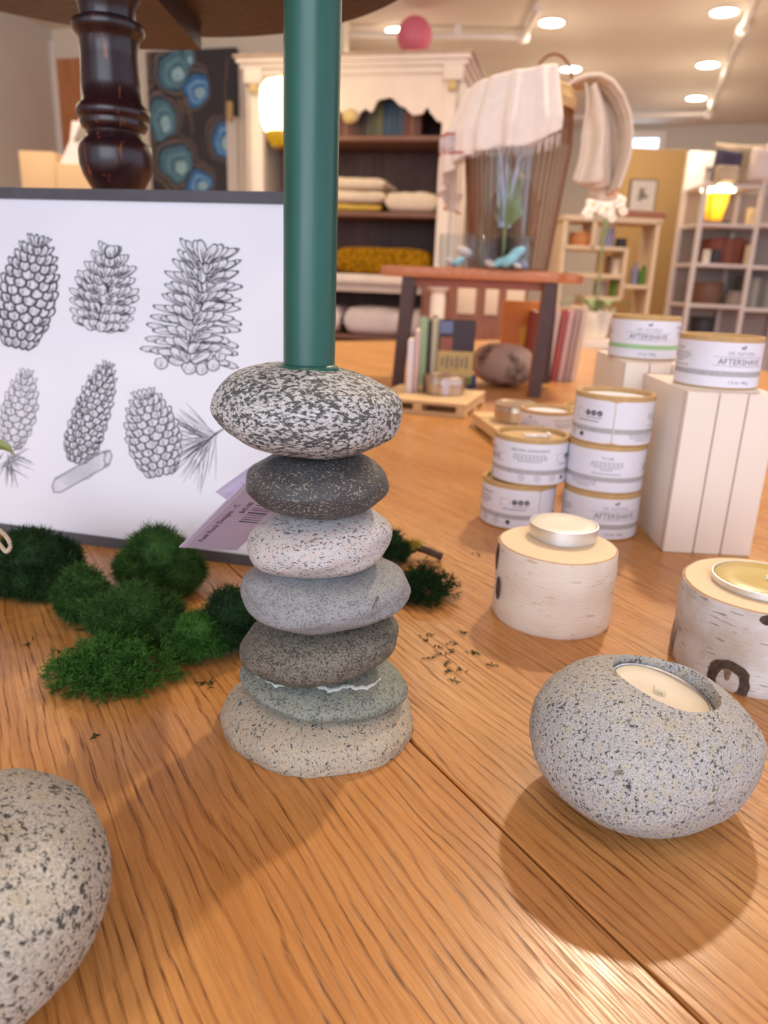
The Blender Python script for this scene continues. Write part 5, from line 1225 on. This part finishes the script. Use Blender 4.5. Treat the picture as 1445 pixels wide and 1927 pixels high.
# corner of the left wall, boxes and cards
M['ply'] = plain('pale_plywood', 'E0BC8C', .6, var=.04, scale=8)
c = at_y(92, 330, 4.2); w0 = (124 - 60) / F * 4.2 * .93
tag(build('plywood_box', MB().box((0, 0, .0), (w0, .25, .5), 0, .004).shift((0, 0, .25)), 'ply', None, 30, (c.x, 4.2, at_y(92, 292, 4.2).z - .5)), 'plain plywood box on the shelf unit at the far left', 'box')
zsh = at_y(92, 292, 4.2).z - .5
sh = thing('low_cabinet', 'pale low cabinet at the far left carrying the plywood box', 'cabinet', (c.x + .15, 4.25, 0))
build('body', MB().box((0, 0, zsh / 2 - .01), (.95, .42, zsh - .02), 0, .004), 'trim', sh, 30); build('top_board', MB().box((0, 0, zsh - .01), (1.0, .45, .02), 0, .003), 'ply', sh, 30)
cp = at_y(150, 330, 4.25); ctop = at_y(150, 318, 4.25)
tag(build('small_wooden_shelf', MB().box((0, 0, (ctop.z - zsh) / 2), (.24, .18, ctop.z - zsh), 0, .004), 'ply', None, 30, (cp.x + .075, 4.15, zsh)), 'small wooden card stand left of the turned post', 'stand')
M['card'] = plain('white_card', 'E8DAD2', .6, var=.03); M['cardpic'] = plain('grey_photo', '8C7E70', .6, var=.2, scale=30)
def card(label, x, y, w_, h_, lean, yaw=0, pic=True, Y=4.1):
    p = at_y(x, y, Y); o = thing('greeting_card', label, 'card', (p.x, Y, p.z), yaw); s_ = Y / F; mt_ = Matrix.Rotation(-R(lean), 4, 'Y') @ Matrix.Rotation(R(-12), 4, 'X')
    build('card', MB().box((0, 0, h_ * s_ / 2), (w_ * s_, .004, h_ * s_), 0, 0, mt_), 'card', o)
    if pic: build('card_picture', MB().box((0, -.003, h_ * s_ * .72), (w_ * s_ * .7, .002, h_ * s_ * .34), 0, 0, mt_), 'cardpic', o)
card('tall white card with a grey photo leaning left of the turned post', 128, 322, 34, 92, -24)
card('blank white card standing behind the tall leaning card', 146, 300, 32, 62, -6, 0, False, 4.2)
# ------------------------------------------------------------------ brown cabinet behind the stool
M['cabbrown'] = woodmat('brown_cabinet_wood', '9A5C3C', '8A5034', '5E3422', (0, R(90), 0), 1, .4, .2); M['cream_panel'] = plain('cream_cabinet_panel', 'DCC3A8', .6, var=.03)
c0 = at_y(800, 520, 3.9); c1 = at_y(1000, 520, 3.9); cbz = at_y(850, 505, 3.9).z
cb = thing('glazed_cabinet', 'reddish brown wooden cabinet with cream panels behind the live edge stool', 'cabinet', (c0.x, 3.95, 0)); wC = c1.x - c0.x
build('body', MB().box((wC / 2, .2, cbz / 2), (wC, .4, cbz), 0, .005), 'cabbrown', cb, 30)
for k, (xa, xb) in enumerate(((862, 897), (915, 940), (955, 990))):
    a = at_y(xa, 560, 3.9).x - c0.x; b_ = at_y(xb, 560, 3.9).x - c0.x; zt_ = at_y(880, 520, 3.9).z; zb_ = at_y(880, 592, 3.9).z
    build('cream_panel', MB().box(((a + b_) / 2, -.004, (zt_ + zb_) / 2), (b_ - a, .012, zt_ - zb_), 0, .003), 'cream_panel', cb, 30)
a = at_y(822, 600, 3.8); tp_ = at_y(828, 520, 3.8)
cpo = thing('wooden_post', 'cream turned wooden post standing left behind the picture cover book', 'post', (a.x, 3.80, 0))
build('shaft', MB().lathe([(.06, 0), (.06, .1), (.034, .14), (.036, tp_.z - .10), (.03, tp_.z - .08), (.055, tp_.z - .05), (.058, tp_.z - .01), (.045, tp_.z + .02), (0, tp_.z + .03)], 28), 'hutch', cpo, 50)
# ------------------------------------------------------------------ far right: tan screen, window, door, shelves
M['tan'] = plain('ochre_painted_screen', 'AE8C58', .75, var=.03, scale=3); M['skyglow'] = emis('daylight_window', 'CFE4FF', 1.6)
yT = 6.4; tl_ = at_y(1150, 283, yT); tr_ = at_y(1292, 283, yT); 
tag(build('tall_screen', MB().box((0, 0, tr_.z / 2), (tr_.x - tl_.x, .05, tr_.z), 0, .004), 'tan', None, 30, ((tl_.x + tr_.x) / 2, yT, 0)), 'tall ochre yellow partition screen behind the small shelf unit', 'screen')
def fpx(x, y): return at_pl(x, y, room(0, FARB), nrm)
wl = fpx(1140, 262); wr = fpx(1240, 262); wb = fpx(1160, 372)
wa0, wa1, wz0, wz1 = wl.dot(E1), wr.dot(E1), wb.z, wl.z
struct('window_1', slab(wa0, wa1, FARB - .012, FARB - .002, wz0, wz1), 'skyglow')
m = MB(); 
for (a0_, a1_, z0_, z1_) in ((wa0 - .07, wa1 + .07, wz1, wz1 + .07), (wa0 - .07, wa0, wz0, wz1), (wa1, wa1 + .07, wz0, wz1), (wa0 - .07, wa1 + .07, wz0 - .07, wz0)):
    P = [room(a, b_, z) for z in (z0_, z1_) for a, b_ in ((a0_, FARB - .04), (a1_, FARB - .04), (a1_, FARB - .001), (a0_, FARB - .001))]; m.add(P, [(3, 2, 1, 0), (4, 5, 6, 7), (0, 1, 5, 4), (1, 2, 6, 5), (2, 3, 7, 6), (3, 0, 4, 7)])
struct('window_2', m, 'trim')
yD = 6.9; da = at_y(1296, 285, yD); db = at_y(1400, 285, yD)
dr = thing('white_doorway', 'tall white panelled door standing between the ochre screen and the metal shelves', 'door', (da.x, yD, 0)); dw = db.x - da.x
for x in (.075, dw - .075): build('jamb', MB().box((x, 0, da.z / 2), (.15, .08, da.z), 0, .004), 'trim', dr, 30)
build('head', MB().box((dw / 2, 0, da.z - .06), (dw - .30, .08, .12), 0, .004), 'trim', dr, 30); M['doorpan'] = plain('shaded_door_paint', 'CDBFB2', .6, var=.02)  # recessed door panel: shade is put into its paint colour
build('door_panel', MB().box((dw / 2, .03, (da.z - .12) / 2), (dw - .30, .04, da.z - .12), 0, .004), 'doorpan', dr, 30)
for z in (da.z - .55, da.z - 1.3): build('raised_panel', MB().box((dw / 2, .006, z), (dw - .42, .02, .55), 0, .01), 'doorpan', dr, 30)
# small cream shelf unit
M['creammetal'] = plain('cream_shelf_paint', 'D9BE9C', .5, var=.03); yS = 4.6
s0_ = at_y(1066, 415, yS); s1_ = at_y(1241, 415, yS); ztop = at_y(1150, 413, yS).z
un = thing('open_shelf_unit', 'cream open shelf unit with stepped compartments in front of the ochre screen', 'shelf', (s0_.x, yS, 0)); wS = s1_.x - s0_.x; kk = yS / F
def ux(px_, py): return at_y(px_, py, yS).x - s0_.x
def uz(px_, py): return at_y(px_, py, yS).z
def sb_(nm, xa, xb, z, th=.022): return build(nm, MB().box(((xa + xb) / 2, .14, z), (xb - xa, .28, th), 0, .003), 'creammetal', un, 30)
def pb_(xa, z0_, z1_, th=.022): return build('upright', MB().box((xa, .14, (z0_ + z1_) / 2), (th, .28, z1_ - z0_), 0, .003), 'creammetal', un, 30)
sb_('shelf_board', -.02, wS + .02, ztop, .03)
pb_(wS, 0, ztop); pb_(0.0, 0, ztop); pb_(ux(1118, 440), uz(1100, 468), ztop); xm = ux(1180, 470)
sb_('shelf_board', 0, xm, uz(1120, 467)); pb_(xm, uz(1170, 562), uz(1180, 467)); sb_('shelf_board', 0.05, xm, uz(1140, 520), .026); sb_('shelf_board', xm, wS, uz(1200, 540)); sb_('shelf_board', ux(1100, 560), xm, uz(1140, 562)); pb_(ux(1100, 590), uz(1100, 608), uz(1110, 560)); sb_('shelf_board', 0, wS, uz(1120, 605)); sb_('shelf_board', 0, wS, uz(1120, 655)); sb_('shelf_board', 0, wS, .25)
M['tray'] = plain('reddish_tray', '9A6044', .5, var=.1); a = at_y(1205, 408, yS); tag(build('wooden_tray', MB().box((0, 0, .02), (.30, .22, .04), 0, .006), 'tray', None, 30, (a.x, yS + .12, ztop + .015)), 'reddish wooden tray on top of the cream shelf unit', 'tray')
fp_ = at_y(1220, 400, yS); fz = ztop + .055; fh = at_y(1220, 330, yS).z - fz
fpn = thing('framed_drawing', 'small framed grey sketch leaning on the reddish tray against the ochre screen', 'picture', (fp_.x, yS + .16, fz)); fw_ = 50 * kk * .97
M['paperw'] = plain('cream_drawing_paper', 'DCD0BE', .7, var=.03); 
build('frame', MB().box((0, 0, fh / 2), (fw_, .018, fh), 0, .002), 'darkleg', fpn, 30); build('paper', MB().box((0, -.010, fh / 2), (fw_ - .016, .004, fh - .016)), 'paperw', fpn)
m = MB(); rr = random.Random(8)
for k in range(14): m.tube([(rr.uniform(-.03, .03), -.0135, fh * .3 + rr.uniform(0, fh * .3)), (rr.uniform(-.03, .03), -.0135, fh * .45 + rr.uniform(0, fh * .3))], .003, 4)
build('sketch', m, 'cardpic', fpn)
def bottle(name, label, x, y, z, r_, h, mat_, cat='bottle', prof=None, group=None):
    prof = prof or [(r_ * .96, 0), (r_, .004), (r_, h * .66), (r_ * .9, h * .72), (r_ * .42, h * .80), (r_ * .42, h * .92), (r_ * .5, h * .93), (r_ * .5, h), (0, h)]
    return tag(build(name, MB().lathe(prof, 24), mat_, None, 40, (x, y, z)), label, cat, group)
def jar(name, label, x, y, z, r_, h, mat_, cat='jar', group=None): return bottle(name, label, x, y, z, r_, h, mat_, cat, [(r_ * .95, 0), (r_, .004), (r_, h * .78), (r_ * .9, h * .8), (r_ * .97, h * .82), (r_ * .97, h), (0, h)], group)
for nm, c in (('it_green', '6C8A2A'), ('it_dgreen', '4E7A1E'), ('it_violet', '8A84A0'), ('it_white', 'E8DCCB'), ('it_orange', 'C4804A'), ('it_grey', '9C8E84'), ('it_dark', '3E3A40'), ('it_brown', '6E4A38'), ('it_red', '8A4030'), ('it_olive', '9A8E5E'), ('it_cream', 'E0CDA8'), ('it_black', '2A282C')): M[nm] = plain('shop_goods_' + nm[3:], c, .55, var=.08, scale=20)
def place(fn, name, label, px_, pb, pt, w_, Y, mat_, zbase, cat, grp=None):
    p = at_y(px_, pb, Y); h = at_y(px_, pt, Y).z - zbase; fn(name, label, p.x, Y, zbase, w_ / 2 * Y / F * .97, max(.02, h), mat_, cat, grp)
yI = yS + .10
zA = uz(1120, 467) + .011; zB = uz(1140, 520) + .013; zC = uz(1140, 562) + .011; zD = uz(1200, 540) + .011; zE = uz(1120, 605) + .011
place(jar, 'candle_jar', 'wide green jar in the lower stepped compartment of the cream shelf', 1157, 552, 527, 22, yI, 'it_green', zC, 'jar')
place(jar, 'candle_jar', 'grey jar left of the wide green jar in the cream shelf', 1128, 552, 529, 24, yI, 'it_grey', zC, 'jar')
place(bottle, 'lotion_bottle', 'dark green bottle on the right step of the cream shelf', 1207, 530, 500, 15, yI, 'it_dgreen', zD, 'bottle')
place(bottle, 'lotion_bottle', 'violet bottle left of the dark green bottle on the cream shelf', 1192, 530, 494, 14, yI, 'it_violet', zD, 'bottle')
place(jar, 'candle_jar', 'white jar on the orange toned step of the cream shelf', 1158, 515, 488, 16, yI, 'it_white', zB, 'jar')
place(jar, 'candle_jar', 'orange jar left of the white jar on the cream shelf', 1127, 515, 476, 14, yI, 'it_orange', zB, 'jar')
place(jar, 'candle_jar', 'tall brown jar between the orange and white jars', 1142, 515, 480, 10, yI, 'it_brown', zB, 'jar')
place(jar, 'candle_jar', 'low near black jar near the top of the cream shelf', 1168, 460, 449, 20, yI, 'it_black', zA, 'jar')
place(jar, 'candle_jar', 'grey and violet jar on the upper shelf under the orchid', 1142, 460, 428, 22, yI, 'it_violet', zA, 'jar')
place(jar, 'candle_jar', 'amber jar at the left of the upper cream shelf', 1090, 460, 438, 40, yI, 'it_orange', zA, 'jar')
for k in range(4): place(jar, 'votive_jar', ('first', 'second', 'third', 'fourth')[k] + ' cream votive jar from the left on the low cream shelf', 1112 + k * 13, 598, 578, 11, yI, 'it_cream', zE, 'jar', 'cream votive jars in a row')
# orchid on the unit
M['petal'] = plain('white_petal', 'F0E4DC', .6, var=.03); M['orch_c'] = plain('orchid_centre', 'B8A23C', .6); M['stemg'] = plain('green_stem', '7E8A5E', .6)
op = at_y(1138, 440, 3.2); orc = thing('orchid_plant', 'white orchid in flower in front of the cream shelf unit', 'plant', (op.x, 3.2, T))
pst = thing('plant_pedestal', 'slim cream pedestal holding the white orchid pot', 'stand', (op.x, 3.2, 0)); build('column', MB().lathe([(.12, 0), (.12, .03), (.05, .06), (.05, T - .06), (.11, T - .03), (.11, T)], 28), 'hutch', pst, 50)
build('pot', MB().lathe([(.045, 0), (.06, .02), (.07, .11), (.066, .11), (.0, .10)], 28), 'it_white', orc, 50)
fl = [(1115, 386, 26), (1140, 395, 30), (1105, 402, 20), (1165, 380, 24), (1150, 372, 20), (1128, 376, 20), (1150, 410, 18), (1172, 398, 16)]
stem = [Vector((0, 0, .10)), at_y(1128, 520, 3.2) - Vector((op.x, 3.2, T)), at_y(1134, 460, 3.2) - Vector((op.x, 3.2, T)), at_y(1142, 400, 3.2) - Vector((op.x, 3.2, T))]
build('stem', MB().tube(stem, .006, 8), 'stemg', orc, True)
for k, (x, y, q) in enumerate(fl):
    p = at_y(x, y, 3.2) - Vector((op.x, 3.2, T)); r_ = q / 2 * 3.2 / F; m = MB()
    for j in range(5):
        a = 2 * pi * j / 5 + k; m.add([tuple(p + Vector((cos(a) * r_ * .55 + v_.x * r_ * .48, v_.y * r_ * .14 - .006 * v_.x, sin(a) * r_ * .55 + v_.z * r_ * .48))) for v_ in ico(2)[0]], ico(2)[1])
    f_ = build('blossom', m, 'petal', orc, 'all'); build('blossom_centre', MB().add([tuple(p + Vector((v_.x, v_.y - .4, v_.z)) * r_ * .22) for v_ in ico(2)[0]], ico(2)[1]), 'orch_c', f_, 'all')
    build('pedicel', MB().tube([p + Vector((0, .006, 0)), stem[3].lerp(stem[2], k / 9)], .0025, 5), 'stemg', orc)
for k in range(4): a = k * 1.6; build('leaf', MB().sheet(lambda u, v_, a=a: Vector((cos(a) * .15 * v_ - sin(a) * (u - .5) * .05 * sin(pi * min(1, v_ * .9 + .08)), sin(a) * .15 * v_ + cos(a) * (u - .5) * .05 * sin(pi * min(1, v_ * .9 + .08)), .11 + .05 * sin(v_ * 2.6))), 4, 10, .003), 'stemg', orc, 'all')
# white metal shelving at the far right
M['whmetal'] = plain('white_metal_shelf', 'DACCC4', .5, var=.03); yM = 5.0
ms = thing('white_metal_shelving', 'white metal shelving with goods at the right edge behind the tins', 'shelf', (at_y(1320, 560, yM).x, yM, 0)); mx0 = ms.location.x
xA = at_y(1317, 420, yM).x - mx0; xB = at_y(1424, 420, yM).x - mx0; xC = xB + (xB - xA) * 1.05
ztm = [at_y(1360, y, yM).z for y in (349, 424, 500, 577, 650)]
for x in (xA, xB, xC): 
    for y in (0, .34): build('upright', MB().box((x, y, (ztm[0] + .25) / 2 if x != xA else ztm[0] / 2), (.028, .028, ztm[0] + (.25 if x != xA else 0)), 0, .003), 'whmetal', ms, 30)
for i, z in enumerate(ztm): build('shelf_board', MB().box(((xA + xB) / 2, .17, z), (xB - xA, .36, .022), 0, .003), 'whmetal', ms, 30)
for y in (424, 504, 584): z = at_y(1440, y, yM).z; build('shelf_board', MB().box(((xB + xC) / 2, .17, z), (xC - xB, .36, .024), 0, .003), 'whmetal', ms, 30)
M['shelfback'] = plain('grey_shelf_back', 'A8988E', .7, var=.04, scale=4); build('back_panel', MB().box(((xA + xC) / 2, .365, ztm[0] / 2), (xC - xA, .012, ztm[0]), 0), 'shelfback', ms)
# glowing amber lamp
t = NT('glowing_amber_glass'); v = t.coord(); ln_ = t.node('ShaderNodeVectorMath', operation='DISTANCE'); t.link(v, ln_.inputs[0]); ln_.inputs[1].default_value = (0, -.03, .12)
t.link(t.ramp(ln_.outputs['Value'], [(.02, 'FFF050'), (.055, 'FFC81A'), (.11, 'F08A10')]), t.b.inputs['Emission Color']); t.b.inputs['Emission Strength'].default_value = 1.1; t.set('E08A10', .4); M['amber'] = t.m; M['amber_'] = t.m; M['lampcap'] = emis('bright_lamp_top', 'FFF2C8', 5.0)
lp = at_y(1342, 415, yM + .08); lz = ztm[1] + .011; lh = at_y(1344, 345, yM).z - lz; al = thing('amber_lamp', 'small glowing amber table lamp on the white metal shelving', 'lamp', (lp.x, yM + .08, lz)); s_ = .062
build('base', MB().box((0, 0, .008), (.15, .15, .016), 0, .004), 'darkleg', al, 30)
build('shade', MB().lathe([(.050, .016), (.055, lh * .2), (.074, lh * .55), (.078, lh * .80), (0, lh * .80)], 4, f=None, M4=Matrix.Rotation(R(45), 4, 'Z')), 'amber', al, 30)
for a in range(4): t_ = R(45 + 90 * a); build('metal_rib', MB().tube([(.064 * cos(t_), .064 * sin(t_), .01), (.070 * cos(t_), .070 * sin(t_), lh * .3), (.088 * cos(t_), .088 * sin(t_), lh * .82)], .004, 6), 'darkleg', al)
build('glowing_top', MB().lathe([(.07, lh * .82), (.10, lh * .84), (.10, lh * .97), (.08, lh), (0, lh)], 28), 'lampcap', al, 40)
def mz(i): return ztm[i] + .011
place(jar, 'cream_vase', 'rounded cream vase right of the amber lamp', 1415, 416, 392, 24, yM + .12, 'it_cream', mz(1), 'vase')
# row of red brown books and goods
x = at_y(1350, 480, yM).x
for k in range(7):
    th = .032; book('%s red brown book in the short row on the metal shelving' % ('first', 'second', 'third', 'fourth', 'fifth', 'sixth', 'seventh')[k] + ' from the left', (x + k * .0335, yM + .08, mz(2)), th, .16, .155 + .006 * (k % 3), bookm('mr%d' % k, ['7A3A24', '84402A', '6E3422', '8A4A30', '7A3C28', '803E2C', '6A3222'][k]), 0, 0, 'red brown books on the metal shelving')
place(jar, 'candle_jar', 'dark jar left of the red brown books', 1345, 490, 470, 14, yM + .05, 'it_dark', mz(2), 'jar'); place(jar, 'candle_jar', 'white jar at the left end of the middle metal shelf', 1328, 490, 470, 14, yM + .05, 'it_white', mz(2), 'jar')
place(jar, 'candle_jar', 'cream jar right of the red brown books', 1408, 490, 462, 18, yM + .03, 'it_cream', mz(2), 'jar')
def basketish(label, px_, pb, pt, w_, zb_, m_, Y=yM + .14):
    p = at_y(px_, pb, Y); h = at_y(px_, pt, Y).z - zb_; r_ = w_ / 2 * Y / F
    o = thing('storage_basket', label, 'basket', (p.x, Y, zb_)); build('body', MB().lathe([(r_ * .85, 0), (r_ * .95, h * .3), (r_, h * .95), (r_ * .95, h), (r_ * .88, h * .95), (r_ * .8, .02), (0, .02)], 32, f=lambda a, rr_, z: rr_ * (1 + .015 * sin(a * 24))), m_, o, 50)
    build('rim', MB().ring([(r_ * .97 + .008 * cos(q * pi / 3), h + .008 * sin(q * pi / 3)) for q in range(6)], 32), m_, o, True); return o
basketish('round brown basket on the lower metal shelf', 1328, 566, 533, 52, mz(3), 'it_brown'); place(jar, 'candle_jar', 'low pale dish right of the brown basket', 1385, 566, 548, 44, yM + .12, 'it_grey', mz(3), 'dish')
basketish('dark grey bin on the bottom metal shelf left', 1316, 640, 598, 40, mz(4), 'it_black'); 
for k in range(6): book('grey book in the row at the far right edge, %s' % ('leftmost', 'second', 'third', 'fourth', 'fifth', 'rightmost')[k], (mx0 + xB + .06 + k * .045, yM + .08, at_y(1440, 584, yM).z + .012), .042, .16, .20 - .01 * (k % 2), bookm('gr%d' % k, ['7E7A72', '9A9488', '6A665E', '8E8A80', 'A8A296', '77726A'][k]), 0, 0, 'grey books at the right edge')
# pillows on top
M['pil_pat'] = plain('beige_patterned_cloth', 'CBB79C', .95, var=.28, scale=7, spec=.1); M['pil_navy'] = plain('navy_patterned_cloth', '5A5468', .95, var=.25, scale=9, spec=.1); M['pil_wh'] = plain('white_pillow_cloth', 'EBDCD4', .95, var=.05, scale=5, spec=.1)
def pillow(label, px_, pb, pt, w_, m_, Y, zb_, tilt=0, name='cushion'):
    p = at_y(px_, pb, Y); h = at_y(px_, pt, Y).z - zb_; m = MB(); cushion(m, (0, 0, 0), w_ * Y / F, h, .12, Matrix.Rotation(R(tilt), 4, 'Y') @ Matrix.Rotation(R(82), 4, 'X')); lo = min(v_[2] for v_ in m.v); m.shift((0, 0, -lo)); tag(build(name, m, m_, None, 'all', (p.x, Y, zb_)), label, 'cushion')
pillow('big beige patterned cushion on top of the white metal shelving', 1388, 345, 268, 92, 'pil_pat', yM + .22, mz(0))
pillow('navy patterned cushion leaning at the left on the metal shelving', 1362, 345, 284, 46, 'pil_navy', yM + .10, mz(0), 6)
pillow('small round grey beige cushion in front on the metal shelving', 1364, 345, 312, 40, 'pil_pat', yM + .0, mz(0))
pillow('white cushion at the right edge on top of the metal shelving', 1432, 345, 282, 50, 'pil_wh', yM + .02, mz(0), 6)
# dark rack behind the tins at the right
bpy.context.view_layer.update()
